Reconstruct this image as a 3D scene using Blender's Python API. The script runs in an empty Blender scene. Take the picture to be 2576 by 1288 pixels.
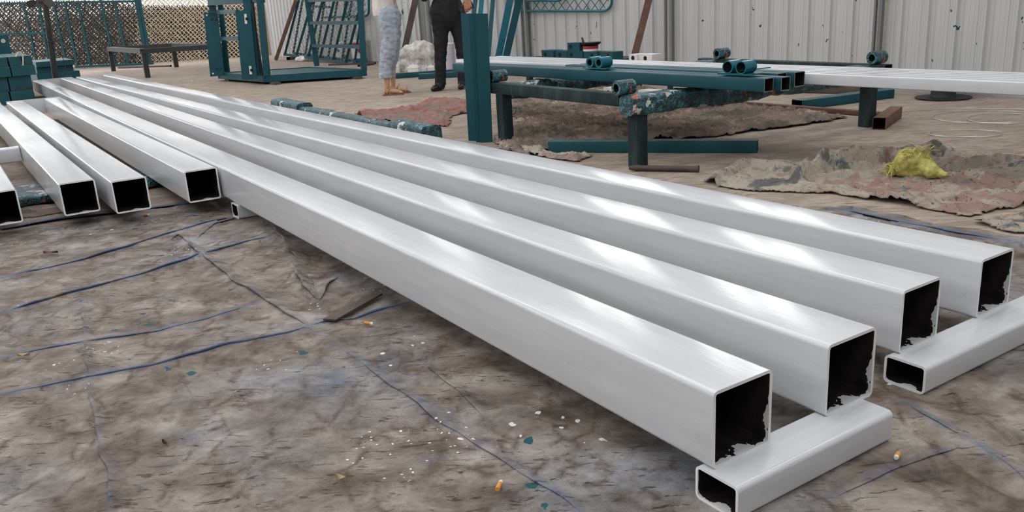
import bpy, bmesh, math, random
import numpy as np
from mathutils import Vector, Matrix, noise
random.seed(7)
S = bpy.context.scene
COL = S.collection
PI = math.pi

# ------------------------------------------------------------------ camera
F, CX, CY, H = 2109.26, 1288.0, 644.0, 0.95          # focal length in px of the 2576 x 1288 frame, camera height
RT = Vector((0.55017344, 0.83306644, -0.05752815))   # camera right, down, forward in world axes
DN = Vector((0.20963222, -0.20447382, -0.95616149))  # world x runs along the tubes, y towards the sheet wall
FW = Vector((-0.80830905, 0.51399491, -0.28713363))
EYE = Vector((0, 0, H))
cam = bpy.data.cameras.new('camera'); cam.sensor_width = 36.0; cam.lens = F*36.0/2576.0
cam.clip_start = 0.05; cam.clip_end = 300
camo = bpy.data.objects.new('camera', cam); COL.objects.link(camo)
m = Matrix((RT, -DN, -FW)).transposed().to_4x4(); m.translation = EYE
camo.matrix_world = m
S.camera = camo

# ------------------------------------------------------------------ light
w = bpy.data.worlds.new('overcast_sky'); S.world = w; w.use_nodes = True
w.node_tree.nodes['Background'].inputs[0].default_value = (0.985, 0.985, 1.0, 1)
w.node_tree.nodes['Background'].inputs[1].default_value = 3.15
S.view_settings.view_transform = 'Standard'; S.view_settings.look = 'None'
S.view_settings.exposure = 0.0; S.view_settings.gamma = 1.0; S.view_settings.use_curve_mapping = False

# ------------------------------------------------------------------ pixel helpers (a pixel gives a direction only)
def ray(u, v): return RT*((u-CX)/F) + DN*((v-CY)/F) + FW
def onz(u, v, z=0.0): d = ray(u, v); return EYE + d*((z-H)/d.z)
def ony(u, v, y): d = ray(u, v); return EYE + d*(y/d.y)
def onx(u, v, x): d = ray(u, v); return EYE + d*(x/d.x)
def onp(u, v, P, n): d = ray(u, v); return EYE + d*((Vector(P)-EYE).dot(n)/d.dot(n))
RH = Vector((RT.x, RT.y, 0)).normalized(); FH = Vector((FW.x, FW.y, 0)).normalized(); UP = Vector((0, 0, 1))
def upright(u, v, P): return onp(u, v, P, FH)        # on the upright plane through P that faces the camera

# ------------------------------------------------------------------ materials
def lin(r, g, b):
    f = lambda c: ((c/255.0+0.055)/1.055)**2.4 if c > 10 else c/255.0/12.92
    return (f(r), f(g), f(b), 1)
class NT:
    def __init__(s, name):
        s.m = bpy.data.materials.new(name); s.m.use_nodes = True; s.t = s.m.node_tree
        s.b = s.t.nodes['Principled BSDF']; s.co = s.t.nodes.new('ShaderNodeTexCoord')
    def n(s, k, **kw):
        x = s.t.nodes.new('ShaderNode'+k)
        for a, v in kw.items():
            if a.startswith('i_'):
                key = a[2:]; x.inputs[int(key) if key.isdigit() else key.replace('_', ' ')].default_value = v
            else: setattr(x, a, v)
        return x
    def l(s, a, b): s.t.links.new(a, b)
    def coord(s, scale=(1, 1, 1), kind='Object', rot=(0, 0, 0)):
        src = s.co.outputs[kind]
        if any(rot):
            r0 = s.n('Mapping'); r0.inputs['Rotation'].default_value = rot; s.l(src, r0.inputs[0]); src = r0.outputs[0]
        mp = s.n('Mapping'); mp.inputs['Scale'].default_value = scale
        s.l(src, mp.inputs[0]); return mp.outputs[0]
    def noise(s, scale, vec=None, detail=4, rough=0.55, dist=0.0):
        x = s.n('TexNoise'); x.inputs['Scale'].default_value = scale; x.inputs['Detail'].default_value = detail
        x.inputs['Roughness'].default_value = rough; x.inputs['Distortion'].default_value = dist
        s.l(vec if vec else s.co.outputs['Object'], x.inputs['Vector']); return x.outputs['Fac']
    def vor(s, scale, vec=None, feature='F1', out='Distance'):
        x = s.n('TexVoronoi', feature=feature); x.inputs['Scale'].default_value = scale
        s.l(vec if vec else s.co.outputs['Object'], x.inputs['Vector']); return x.outputs[out]
    def ramp(s, fac, stops, interp='LINEAR'):
        x = s.n('ValToRGB'); x.color_ramp.interpolation = interp; e = x.color_ramp.elements
        while len(e) < len(stops): e.new(0.5)
        for i, (p, c) in enumerate(stops): e[i].position = p; e[i].color = c
        s.l(fac, x.inputs[0]); return x.outputs[0]
    def mask(s, fac, a, b):
        x = s.n('MapRange', clamp=True); x.inputs[1].default_value = a; x.inputs[2].default_value = b
        s.l(fac, x.inputs[0]); return x.outputs[0]
    def mix(s, fac, a, b):
        x = s.n('Mix', data_type='RGBA')
        for sock, v in ((x.inputs[0], fac), (x.inputs[6], a), (x.inputs[7], b)):
            if isinstance(v, (int, float, tuple)): sock.default_value = v
            else: s.l(v, sock)
        return x.outputs[2]
    def math(s, op, a, b=None):
        x = s.n('Math', operation=op)
        for sock, v in ((x.inputs[0], a), (x.inputs[1], b)):
            if v is None: continue
            if isinstance(v, (int, float)): sock.default_value = v
            else: s.l(v, sock)
        return x.outputs[0]
    def bump(s, h, strength=0.3, dist=0.01):
        x = s.n('Bump'); x.inputs['Strength'].default_value = strength; x.inputs['Distance'].default_value = dist
        s.l(h, x.inputs['Height']); s.l(x.outputs[0], s.b.inputs['Normal'])
    def done(s, col=None, rough=0.5, metal=0.0, spec=0.5):
        if col is not None:
            if isinstance(col, tuple): s.b.inputs['Base Color'].default_value = col
            else: s.l(col, s.b.inputs['Base Color'])
        if isinstance(rough, (int, float)): s.b.inputs['Roughness'].default_value = rough
        else: s.l(rough, s.b.inputs['Roughness'])
        s.b.inputs['Metallic'].default_value = metal; s.b.inputs['Specular IOR Level'].default_value = spec
        return s.m
M = {}
def plain(name, c, rough=0.5, metal=0.0, var=0.12, scale=8.0, bump=0.0, spec=0.5):
    t = NT(name); f = t.noise(scale)
    lo = tuple(x*(1-var) for x in c[:3])+(1,); hi = tuple(min(1, x*(1+var)) for x in c[:3])+(1,)
    col = t.ramp(f, [(0.3, lo), (0.7, hi)])
    if bump: t.bump(t.noise(scale*6), bump, 0.004)
    M[name] = t.done(col, rough, metal, spec); return M[name]

def mat_white_paint():
    t = NT('fresh_white_paint')
    st = t.noise(7, t.coord((0.6, 6, 6)), 6, 0.6)
    big = t.noise(1.1, None, 3)
    col = t.ramp(st, [(0.3, (0.545, 0.56, 0.58, 1)), (0.7, (0.62, 0.632, 0.648, 1))])
    grime = t.math('MULTIPLY', t.mask(t.noise(26, None, 6, 0.7), 0.60, 0.74), t.mask(t.noise(2.2, None, 3), 0.52, 0.68))
    col = t.mix(t.math('MULTIPLY', grime, 0.45), col, (0.22, 0.23, 0.25, 1))
    rg = t.ramp(big, [(0.3, (0.10,)*3+(1,)), (0.7, (0.20,)*3+(1,))])
    hb = t.math('ADD', t.math('MULTIPLY', t.noise(45, t.coord((0.35, 2, 2)), 5, 0.6), 0.7), t.math('MULTIPLY', t.noise(160, t.coord((0.6, 1.5, 1.5)), 2), 0.3))
    t.bump(hb, 0.09, 0.006)
    M['white'] = t.done(col, rg, 0, 0.5)
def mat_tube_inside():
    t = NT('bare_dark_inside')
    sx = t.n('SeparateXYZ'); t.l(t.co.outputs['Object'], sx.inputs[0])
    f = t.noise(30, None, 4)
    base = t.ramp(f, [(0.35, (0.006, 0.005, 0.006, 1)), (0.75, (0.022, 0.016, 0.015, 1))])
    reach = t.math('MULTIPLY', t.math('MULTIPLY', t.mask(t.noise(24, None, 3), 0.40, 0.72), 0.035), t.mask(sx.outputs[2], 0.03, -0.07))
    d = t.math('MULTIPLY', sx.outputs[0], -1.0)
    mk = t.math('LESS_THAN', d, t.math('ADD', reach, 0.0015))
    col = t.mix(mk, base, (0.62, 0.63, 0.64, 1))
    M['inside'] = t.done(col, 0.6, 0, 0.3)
STREAK = -0.985                                         # dust streaks run across the view
def mat_tarp():
    t = NT('dirty_blue_tarpaulin')
    v = t.coord((1, 1, 1))
    a = t.noise(1.5, v, 8, 0.62, 0.6); b = t.noise(7.0, v, 9, 0.70, 0.5); c = t.noise(2.3, t.coord((1, 2.2, 1), rot=(0, 0, STREAK)), 7, 0.68)
    mixn = t.math('ADD', t.math('MULTIPLY', b, 0.55), t.math('MULTIPLY', c, 0.45))
    dirt = t.ramp(mixn, [(0.38, (0.070, 0.054, 0.041, 1)), (0.46, (0.160, 0.130, 0.104, 1)), (0.53, (0.245, 0.210, 0.176, 1)), (0.62, (0.380, 0.345, 0.305, 1))])
    blue = t.ramp(mixn, [(0.40, (0.145, 0.155, 0.180, 1)), (0.60, (0.355, 0.365, 0.390, 1))])
    col = t.mix(t.math('MULTIPLY', t.mask(a, 0.48, 0.68), 0.75), dirt, blue)
    deep = t.mask(t.noise(3.4, t.coord((1, 1, 1), rot=(0, 0, 1.1)), 5, 0.6), 0.62, 0.72)
    col = t.mix(t.math('MULTIPLY', deep, 0.55), col, (0.135, 0.165, 0.235, 1))
    # brown dust gathered in branching wrinkles
    vv = t.n('VectorMath', operation='ADD'); t.l(t.coord((1.3, 2.6, 1), rot=(0, 0, 0.5)), vv.inputs[0])
    nz = t.n('TexNoise'); nz.inputs['Scale'].default_value = 3.2; nz.inputs['Detail'].default_value = 6; t.l(t.co.outputs['Object'], nz.inputs['Vector'])
    t.l(nz.outputs['Color'], vv.inputs[1])
    ve = t.vor(2.3, vv.outputs[0], 'DISTANCE_TO_EDGE')
    crack = t.math('MULTIPLY', t.mask(ve, 0.10, 0.0), t.mask(t.noise(11, None, 8, 0.75), 0.42, 0.58))
    col = t.mix(t.math('MULTIPLY', crack, 0.9), col, (0.085, 0.052, 0.030, 1))
    # short dark cracks in the dried dirt, running across the view
    sv = t.coord((16, 60, 1), rot=(0, 0, STREAK))
    fl = t.math('MULTIPLY', t.mask(t.noise(1.0, sv, 6, 0.7, 0.8), 0.585, 0.66), t.mask(t.noise(3.0, None, 4), 0.36, 0.60))
    col = t.mix(t.math('MULTIPLY', fl, 0.8), col, (0.035, 0.028, 0.022, 1))
    gr = t.mask(t.noise(120, None, 4, 0.7), 0.58, 0.70)
    col = t.mix(t.math('MULTIPLY', gr, 0.35), col, (0.05, 0.042, 0.035, 1))
    # worn blue on the raised folds (attribute)
    at = t.n('Attribute', attribute_name='fold')
    col = t.mix(t.math('MULTIPLY', at.outputs['Fac'], t.mask(t.noise(14, None, 4), 0.30, 0.55)), col, (0.075, 0.125, 0.235, 1))
    # dried drops of white and teal paint
    for sc, th, colr, sel, off in ((19, 0.15, (0.72, 0.72, 0.70, 1), 0.63, 0.0), (43, 0.15, (0.75, 0.75, 0.73, 1), 0.645, 5.0), (13, 0.19, (0.01, 0.085, 0.10, 1), 0.62, 9.0), (11, 0.15, (0.34, 0.10, 0.045, 1), 0.68, 3.0)):
        mp = t.n('Mapping'); mp.inputs['Location'].default_value = (off, off*0.7, 0); t.l(t.co.outputs['Object'], mp.inputs[0])
        vd = t.n('VectorMath', operation='ADD'); t.l(mp.outputs[0], vd.inputs[0])
        n2 = t.n('TexNoise'); n2.inputs['Scale'].default_value = sc*1.2; t.l(t.co.outputs['Object'], n2.inputs['Vector'])
        sc2 = t.n('VectorMath', operation='SCALE'); sc2.inputs[3].default_value = 0.9/sc; t.l(n2.outputs['Color'], sc2.inputs[0]); t.l(sc2.outputs[0], vd.inputs[1])
        spot = t.math('MULTIPLY', t.math('LESS_THAN', t.vor(sc, vd.outputs[0]), th), t.math('GREATER_THAN', t.noise(2.1, mp.outputs[0], 2), sel))
        col = t.mix(spot, col, colr)
    hb = t.math('ADD', t.math('ADD', t.math('MULTIPLY', mixn, 1.0), t.math('MULTIPLY', t.noise(60, v, 6, 0.7), 0.35)), t.math('MULTIPLY', fl, -0.35))
    t.bump(hb, 0.9, 0.014)
    M['tarp'] = t.done(col, 0.66, 0, 0.3)
def mat_concrete():
    t = NT('dusty_concrete')
    a = t.noise(0.45, None, 6, 0.6); b = t.noise(3.0, t.coord((1, 2.0, 1), rot=(0, 0, STREAK)), 9, 0.72)
    f = t.noise(1.0, t.coord((9, 42, 1), rot=(0, 0, STREAK)), 7, 0.72, 0.6)
    col = t.ramp(b, [(0.30, (0.200, 0.158, 0.125, 1)), (0.50, (0.320, 0.262, 0.212, 1)), (0.72, (0.430, 0.365, 0.305, 1))])
    col = t.mix(t.math('MULTIPLY', t.mask(a, 0.52, 0.72), 0.7), col, (0.225, 0.188, 0.158, 1))
    col = t.mix(t.math('MULTIPLY', t.mask(f, 0.55, 0.65), 0.75), col, (0.075, 0.058, 0.046, 1))
    col = t.mix(t.math('MULTIPLY', t.mask(f, 0.45, 0.36), 0.6), col, (0.55, 0.49, 0.43, 1))
    t.bump(t.math('ADD', b, f), 0.5, 0.012)
    M['concrete'] = t.done(col, 0.8, 0, 0.25)
def mat_cloth(name, stops, sc=7.0):
    t = NT(name)
    d = t.n('VectorMath', operation='ADD'); t.l(t.co.outputs['Object'], d.inputs[0])
    nz = t.n('TexNoise'); nz.inputs['Scale'].default_value = 9; nz.inputs['Detail'].default_value = 5; t.l(t.co.outputs['Object'], nz.inputs['Vector'])
    s2 = t.n('VectorMath', operation='SCALE'); s2.inputs[3].default_value = 0.22; t.l(nz.outputs['Color'], s2.inputs[0]); t.l(s2.outputs[0], d.inputs[1])
    col = t.ramp(t.noise(sc*0.55, d.outputs[0], 4, 0.55), stops, 'LINEAR')
    sp = t.mask(t.vor(34, d.outputs[0]), 0.24, 0.16)
    col = t.mix(t.math('MULTIPLY', sp, t.mask(t.noise(5, None, 3), 0.47, 0.60)), col, (0.09, 0.125, 0.135, 1))
    col = t.mix(t.math('MULTIPLY', t.mask(t.noise(30, None, 8, 0.78), 0.55, 0.68), 0.6), col, (0.095, 0.08, 0.068, 1))
    t.bump(t.noise(40, None, 8, 0.75), 1.0, 0.022)
    M[name] = t.done(col, 0.8, 0, 0.2)
def mat_crust():
    t = NT('crusted_teal_paint')
    v = t.vor(70, None); n = t.noise(22, None, 6, 0.7)
    col = t.ramp(n, [(0.30, (0.012, 0.022, 0.024, 1)), (0.50, (0.018, 0.065, 0.075, 1)), (0.60, (0.05, 0.20, 0.24, 1)), (0.72, (0.22, 0.36, 0.39, 1))])
    col = t.mix(t.mask(t.noise(9, t.coord((1, 1, 1), rot=(1, 0, 2)), 4), 0.61, 0.64), col, (0.60, 0.62, 0.63, 1))
    col = t.mix(t.mask(t.noise(13, t.coord((1, 1, 1), rot=(0, 2, 1)), 3), 0.64, 0.68), col, (0.50, 0.12, 0.06, 1))
    t.bump(t.math('ADD', t.math('MULTIPLY', v, 0.6), n), 1.0, 0.012)
    M['crust'] = t.done(col, 0.35, 0, 0.5)
def mat_bench():
    t = NT('dripped_dark_green_steel')
    n = t.noise(9, t.coord((1, 1, 0.25)), 6, 0.65)
    col = t.ramp(n, [(0.30, (0.008, 0.014, 0.014, 1)), (0.55, (0.018, 0.036, 0.037, 1)), (0.72, (0.045, 0.070, 0.070, 1))])
    col = t.mix(t.math('MULTIPLY', t.mask(t.noise(30, None, 5, 0.7), 0.60, 0.70), 0.6), col, (0.12, 0.10, 0.08, 1))
    t.bump(t.noise(55, None, 5), 0.5, 0.006)
    M['bench'] = t.done(col, 0.6, 0, 0.2)
def mat_teal(name, c, rough, dust=0.25):
    t = NT(name)
    n = t.noise(6, None, 5); col = t.ramp(n, [(0.3, tuple(x*0.85 for x in c)+(1,)), (0.7, tuple(x*1.12 for x in c)+(1,))])
    g = t.n('NewGeometry'); sx = t.n('SeparateXYZ'); t.l(g.outputs['Normal'], sx.inputs[0])
    dm = t.math('MULTIPLY', t.mask(t.noise(18, None, 6, 0.7), 0.35, 0.70), t.mask(sx.outputs[2], 0.6, 0.95))
    col = t.mix(t.math('MULTIPLY', dm, dust), col, (0.25, 0.24, 0.21, 1))   # settled dust on level tops
    t.bump(t.noise(70, None, 3), 0.12, 0.004)
    M[name] = t.done(col, rough, 0, 0.25)
def mat_wall():
    t = NT('grey_sheet_wall')
    col = t.ramp(t.noise(1.6, t.coord((1, 1, 0.3)), 5), [(0.3, (0.47, 0.475, 0.47, 1)), (0.7, (0.58, 0.585, 0.58, 1))])
    pin = t.n('TexWave', wave_type='BANDS', bands_direction='X'); pin.inputs['Scale'].default_value = 8.1; t.l(t.co.outputs['Object'], pin.inputs[0])
    col = t.mix(t.math('MULTIPLY', t.mask(pin.outputs['Fac'], 0.94, 1.0), 0.35), col, (0.25, 0.25, 0.25, 1))
    hz = t.noise(2.2, t.coord((0.5, 1, 1.6)), 4)
    col = t.mix(t.math('MULTIPLY', t.mask(hz, 0.55, 0.75), 0.25), col, (0.24, 0.245, 0.25, 1))
    # thin teal and black flecks thrown by painting
    g = t.n('NewGeometry')
    v2 = t.n('Mapping'); v2.inputs['Scale'].default_value = (1, 1, 0.6); t.l(g.outputs['Position'], v2.inputs[0])
    vd = t.n('VectorMath', operation='ADD'); t.l(v2.outputs[0], vd.inputs[0])
    n2 = t.n('TexNoise'); n2.inputs['Scale'].default_value = 14; n2.inputs['Detail'].default_value = 4; t.l(g.outputs['Position'], n2.inputs['Vector'])
    s3 = t.n('VectorMath', operation='SCALE'); s3.inputs[3].default_value = 0.16; t.l(n2.outputs['Color'], s3.inputs[0]); t.l(s3.outputs[0], vd.inputs[1])
    fl = t.math('MULTIPLY', t.math('LESS_THAN', t.vor(7.5, vd.outputs[0]), 0.11), t.math('GREATER_THAN', t.noise(1.3, v2.outputs[0], 2), 0.47))
    col = t.mix(fl, col, (0.02, 0.07, 0.085, 1))
    M['wall'] = t.done(col, 0.45, 0, 0.4)
mat_white_paint(); mat_tube_inside(); mat_tarp(); mat_concrete(); mat_crust(); mat_bench(); mat_wall()
CREAM, PINK, GRY, DK = (0.62, 0.55, 0.455, 1), (0.50, 0.345, 0.29, 1), (0.24, 0.255, 0.245, 1), (0.17, 0.145, 0.12, 1)
mat_cloth('cloth_a', [(0.30, DK), (0.39, GRY), (0.44, CREAM), (0.53, CREAM), (0.58, PINK), (0.65, PINK), (0.71, GRY), (0.78, CREAM)])
mat_cloth('cloth_b', [(0.30, DK), (0.42, (0.22, 0.18, 0.14, 1)), (0.52, (0.36, 0.30, 0.24, 1)), (0.60, (0.40, 0.25, 0.205, 1)), (0.68, CREAM)], 7.0)
mat_cloth('cloth_c', [(0.25, CREAM), (0.40, (0.42, 0.17, 0.15, 1)), (0.55, (0.46, 0.27, 0.22, 1)), (0.70, GRY), (0.8, CREAM)], 6.0)
mat_teal('teal', (0.0085, 0.068, 0.087), 0.48, 0.10)
mat_teal('teal_dusty', (0.012, 0.075, 0.092), 0.5, 0.55)
mat_teal('teal_bright', (0.012, 0.125, 0.165), 0.22, 0.0)
plain('rim', (0.80, 0.80, 0.79, 1), 0.4)
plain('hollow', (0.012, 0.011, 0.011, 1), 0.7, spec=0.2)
plain('rust', (0.135, 0.068, 0.045, 1), 0.7, var=0.3, bump=0.4)
plain('rust_dark', (0.070, 0.050, 0.042, 1), 0.65, var=0.35, bump=0.3)
plain('black_steel', (0.018, 0.020, 0.021, 1), 0.55, var=0.3)
plain('black', (0.010, 0.010, 0.011, 1), 0.4)
plain('dark_grey', (0.05, 0.052, 0.053, 1), 0.5)
plain('trim_dark', (0.16, 0.165, 0.165, 1), 0.5)
plain('trim_mid', (0.33, 0.33, 0.325, 1), 0.5)
plain('trim_cream', (0.50, 0.47, 0.40, 1), 0.6, var=0.2, scale=20)
plain('plaster', (0.42, 0.335, 0.25, 1), 0.85, var=0.15, scale=3, bump=0.2)
plain('coping', (0.52, 0.50, 0.46, 1), 0.8)
plain('wire_tan', (0.68, 0.60, 0.47, 1), 0.6, 0.0, var=0.2)
plain('wire_grey', (0.25, 0.28, 0.28, 1), 0.5, 0.3)
plain('wire_teal', (0.02, 0.10, 0.13, 1), 0.5)
plain('galv', (0.55, 0.56, 0.56, 1), 0.35, 0.7)
plain('plastic_white', (0.70, 0.68, 0.66, 1), 0.4)
plain('pail_lilac', (0.58, 0.53, 0.60, 1), 0.4)
plain('red', (0.38, 0.025, 0.035, 1), 0.4)
plain('blue', (0.03, 0.08, 0.30, 1), 0.4)
plain('yellow', (0.45, 0.26, 0.03, 1), 0.5)
plain('green', (0.05, 0.22, 0.03, 1), 0.5)
plain('orange', (0.62, 0.27, 0.06, 1), 0.7, var=0.2, scale=60)
plain('cig_white', (0.72, 0.70, 0.65, 1), 0.7)
plain('straw', (0.50, 0.46, 0.13, 1), 0.55, var=0.35, scale=30, bump=0.6)
plain('skin', (0.52, 0.29, 0.19, 1), 0.5, var=0.08)
plain('skin_tan', (0.38, 0.165, 0.095, 1), 0.5, var=0.08)
plain('hair', (0.012, 0.009, 0.008, 1), 0.5)
plain('blouse', (0.68, 0.64, 0.60, 1), 0.8, var=0.06)
plain('trouser_black', (0.0045, 0.005, 0.0075, 1), 0.75, var=0.3)
plain('shirt_navy', (0.015, 0.017, 0.022, 1), 0.8)
plain('shoe_black', (0.008, 0.008, 0.009, 1), 0.25)
plain('gold', (0.42, 0.33, 0.12, 1), 0.3, 0.6)
plain('sole', (0.24, 0.10, 0.05, 1), 0.6)
plain('leaf', (0.42, 0.36, 0.22, 1), 0.7)
def mat_denim():
    t = NT('pale_denim')
    col = t.ramp(t.noise(10, t.coord((1, 1, 0.5)), 6, 0.7), [(0.3, (0.27, 0.31, 0.375, 1)), (0.7, (0.46, 0.50, 0.56, 1))])
    t.bump(t.noise(140, None, 2), 0.15, 0.003); M['denim'] = t.done(col, 0.85, 0, 0.2)
def mat_bag():
    t = NT('clear_plastic_bag')
    col = t.ramp(t.noise(9, None, 5, 0.7), [(0.35, (0.52, 0.475, 0.42, 1)), (0.6, (0.86, 0.83, 0.79, 1))])
    t.bump(t.noise(16, None, 5, 0.7), 0.8, 0.03); t.b.inputs['Alpha'].default_value = 0.8
    M['bag'] = t.done(col, 0.12, 0, 0.7)
mat_denim(); mat_bag()

# ------------------------------------------------------------------ mesh helpers
class MB:
    def __init__(s): s.v = []; s.f = []; s.mi = []
    def add(s, vs, fs, mi=0):
        k = len(s.v); s.v += [tuple(x) for x in vs]; s.f += [tuple(i+k for i in f) for f in fs]; s.mi += [mi]*len(fs); return s
    def box(s, lo, hi, mi=0):
        x0, y0, z0 = lo; x1, y1, z1 = hi
        return s.add([(x0,y0,z0),(x1,y0,z0),(x1,y1,z0),(x0,y1,z0),(x0,y0,z1),(x1,y0,z1),(x1,y1,z1),(x0,y1,z1)],
                     [(3,2,1,0),(4,5,6,7),(0,1,5,4),(1,2,6,5),(2,3,7,6),(3,0,4,7)], mi)
    def hexa(s, b, t, mi=0):                       # bottom quad, top quad (same order)
        return s.add(list(b)+list(t), [(3,2,1,0),(4,5,6,7),(0,1,5,4),(1,2,6,5),(2,3,7,6),(3,0,4,7)], mi)
    def frame(s, p, q, up=None):
        p, q = Vector(p), Vector(q); d = (q-p).normalized(); u = Vector(up) if up else (UP if abs(d.z) < 0.95 else Vector((0, 1, 0)))
        sd = d.cross(u).normalized(); return p, q, d, sd, sd.cross(d).normalized()
    def bar(s, p, q, w, h, mi=0, up=None):         # solid rectangular bar
        p, q, d, sd, u = s.frame(p, q, up)
        c = [(-w/2,-h/2),(w/2,-h/2),(w/2,h/2),(-w/2,h/2)]
        return s.hexa([p+sd*a+u*b for a, b in c], [q+sd*a+u*b for a, b in c], mi)
    def tube(s, pts, r, n=8, closed=False, caps=True, mi=0):
        pts = [Vector(p) for p in pts]; N = len(pts); rs = r if isinstance(r, (list, tuple)) else [r]*N
        vs = []; prev = None
        for i, p in enumerate(pts):
            a = pts[(i-1) % N] if (closed or i > 0) else p; b = pts[(i+1) % N] if (closed or i < N-1) else p
            d = (b-a).normalized()
            if prev is None: x = d.orthogonal().normalized()
            else: x = (prev - d*prev.dot(d)).normalized()
            prev = x; y = d.cross(x)
            vs += [p + (x*math.cos(2*PI*k/n)+y*math.sin(2*PI*k/n))*rs[i] for k in range(n)]
        fs = []
        for i in range(N if closed else N-1):
            j = (i+1) % N
            fs += [(i*n+k, i*n+(k+1) % n, j*n+(k+1) % n, j*n+k) for k in range(n)]
        if caps and not closed: fs += [tuple(range(n-1, -1, -1)), tuple((N-1)*n+k for k in range(n))]
        return s.add(vs, fs, mi)
    def pipe(s, p, q, ro, ri, n=20, mi=0, mi2=1):  # hollow round pipe
        p, q, d, sd, u = s.frame(p, q)
        ring = lambda c, r: [c+(sd*math.cos(2*PI*k/n)+u*math.sin(2*PI*k/n))*r for k in range(n)]
        vs = ring(p, ro)+ring(q, ro)+ring(q, ri)+ring(p, ri)
        for a, b, mm in ((0, 1, mi), (1, 2, mi), (2, 3, mi2), (3, 0, mi)):
            s.add(vs, [(a*n+k, a*n+(k+1) % n, b*n+(k+1) % n, b*n+k) for k in range(n)], mm)
        return s
    def rtube(s, p, q, w, h, t, r, seg=4, mi=0, mi2=1, up=None, mir=None):   # hollow rectangular tube with rounded corners
        p, q, d, sd, u = s.frame(p, q, up)
        def prof(w, h, r):
            o = []
            for cx, cy, a0 in ((w/2-r, h/2-r, 0), (-w/2+r, h/2-r, 90), (-w/2+r, -h/2+r, 180), (w/2-r, -h/2+r, 270)):
                for k in range(seg+1):
                    a = math.radians(a0+90*k/seg); o.append((cx+r*math.cos(a), cy+r*math.sin(a)))
            return o
        po, pi = prof(w, h, r), prof(w-2*t, h-2*t, max(r-t, 0.001)); n = len(po)
        vs = [p+sd*a+u*b for a, b in po]+[q+sd*a+u*b for a, b in po]+[q+sd*a+u*b for a, b in pi]+[p+sd*a+u*b for a, b in pi]
        mir = mi if mir is None else mir
        for a, b, mm in ((0, 1, mi), (1, 2, mir), (2, 3, mi2), (3, 0, mir)):
            k0 = len(s.v)
            if a == 0: s.v += [tuple(x) for x in vs]; base = k0
            s.f += [(base+a*n+k, base+b*n+k, base+b*n+(k+1) % n, base+a*n+(k+1) % n) for k in range(n)]; s.mi += [mm]*n
        return s
    def lathe(s, c, prof, n=20, mi=0):             # profile of (radius, z) about a vertical axis
        c = Vector(c); vs = [c+Vector((r*math.cos(2*PI*k/n), r*math.sin(2*PI*k/n), z)) for r, z in prof for k in range(n)]
        fs = [(i*n+k, i*n+(k+1) % n, (i+1)*n+(k+1) % n, (i+1)*n+k) for i in range(len(prof)-1) for k in range(n)]
        fs += [tuple(range(n-1, -1, -1)), tuple((len(prof)-1)*n+k for k in range(n))]
        return s.add(vs, fs, mi)
def setp(o, label=None, cat=None, group=None, kind=None):
    if label: o['label'] = label
    if cat: o['category'] = cat
    if group: o['group'] = group
    if kind: o['kind'] = kind
    return o
def child_of(o, p):
    o.parent = p; o.matrix_parent_inverse = p.matrix_world.inverted()
def build(name, mb, mats, parent=None, label=None, cat=None, group=None, kind=None, smooth=True, origin=None, bevel=0):
    """one mesh object; vertices are given in world space, the origin goes to the bottom centre"""
    if not isinstance(mats, (list, tuple)): mats = [mats]
    me = bpy.data.meshes.new(name)
    v = np.array(mb.v, dtype=float)
    o3 = Vector(origin) if origin is not None else Vector(((v[:,0].min()+v[:,0].max())/2, (v[:,1].min()+v[:,1].max())/2, v[:,2].min()))
    me.from_pydata([tuple(x) for x in (v-np.array(o3))], [], mb.f)
    for mm in mats: me.materials.append(M[mm] if isinstance(mm, str) else mm)
    me.polygons.foreach_set('material_index', mb.mi)
    bm = bmesh.new(); bm.from_mesh(me)
    if bevel:
        bmesh.ops.bevel(bm, geom=bm.edges[:], offset=bevel, segments=2, profile=0.6, affect='EDGES')
    bmesh.ops.recalc_face_normals(bm, faces=bm.faces[:]); bm.to_mesh(me); bm.free()
    if smooth:
        me.polygons.foreach_set('use_smooth', [True]*len(me.polygons)); me.set_sharp_from_angle(angle=math.radians(40))
    o = bpy.data.objects.new(name, me); COL.objects.link(o); o.location = o3
    bpy.context.view_layer.update() if False else None
    if parent is not None:
        o.parent = parent; o.matrix_parent_inverse = Matrix.Translation(-parent_loc(parent))
    return setp(o, label, cat, group, kind)
def parent_loc(p):
    l = Vector(p.location)
    while p.parent is not None:                       # children keep world locations: inverse offsets cancel
        p = p.parent; break
    return l
def empty(name, loc, label=None, cat=None, group=None, kind=None):
    o = bpy.data.objects.new(name, None); o.empty_display_size = 0.05; COL.objects.link(o); o.location = loc
    return setp(o, label, cat, group, kind)

# ------------------------------------------------------------------ floor, wall, windows
WY = 7.10                                              # face of the sheet wall
fb = MB(); fb.box((-60, -14, -0.2), (14, 30, -0.001))
build('floor', fb, 'concrete', kind='structure', origin=(0, 0, 0), smooth=False)

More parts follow.
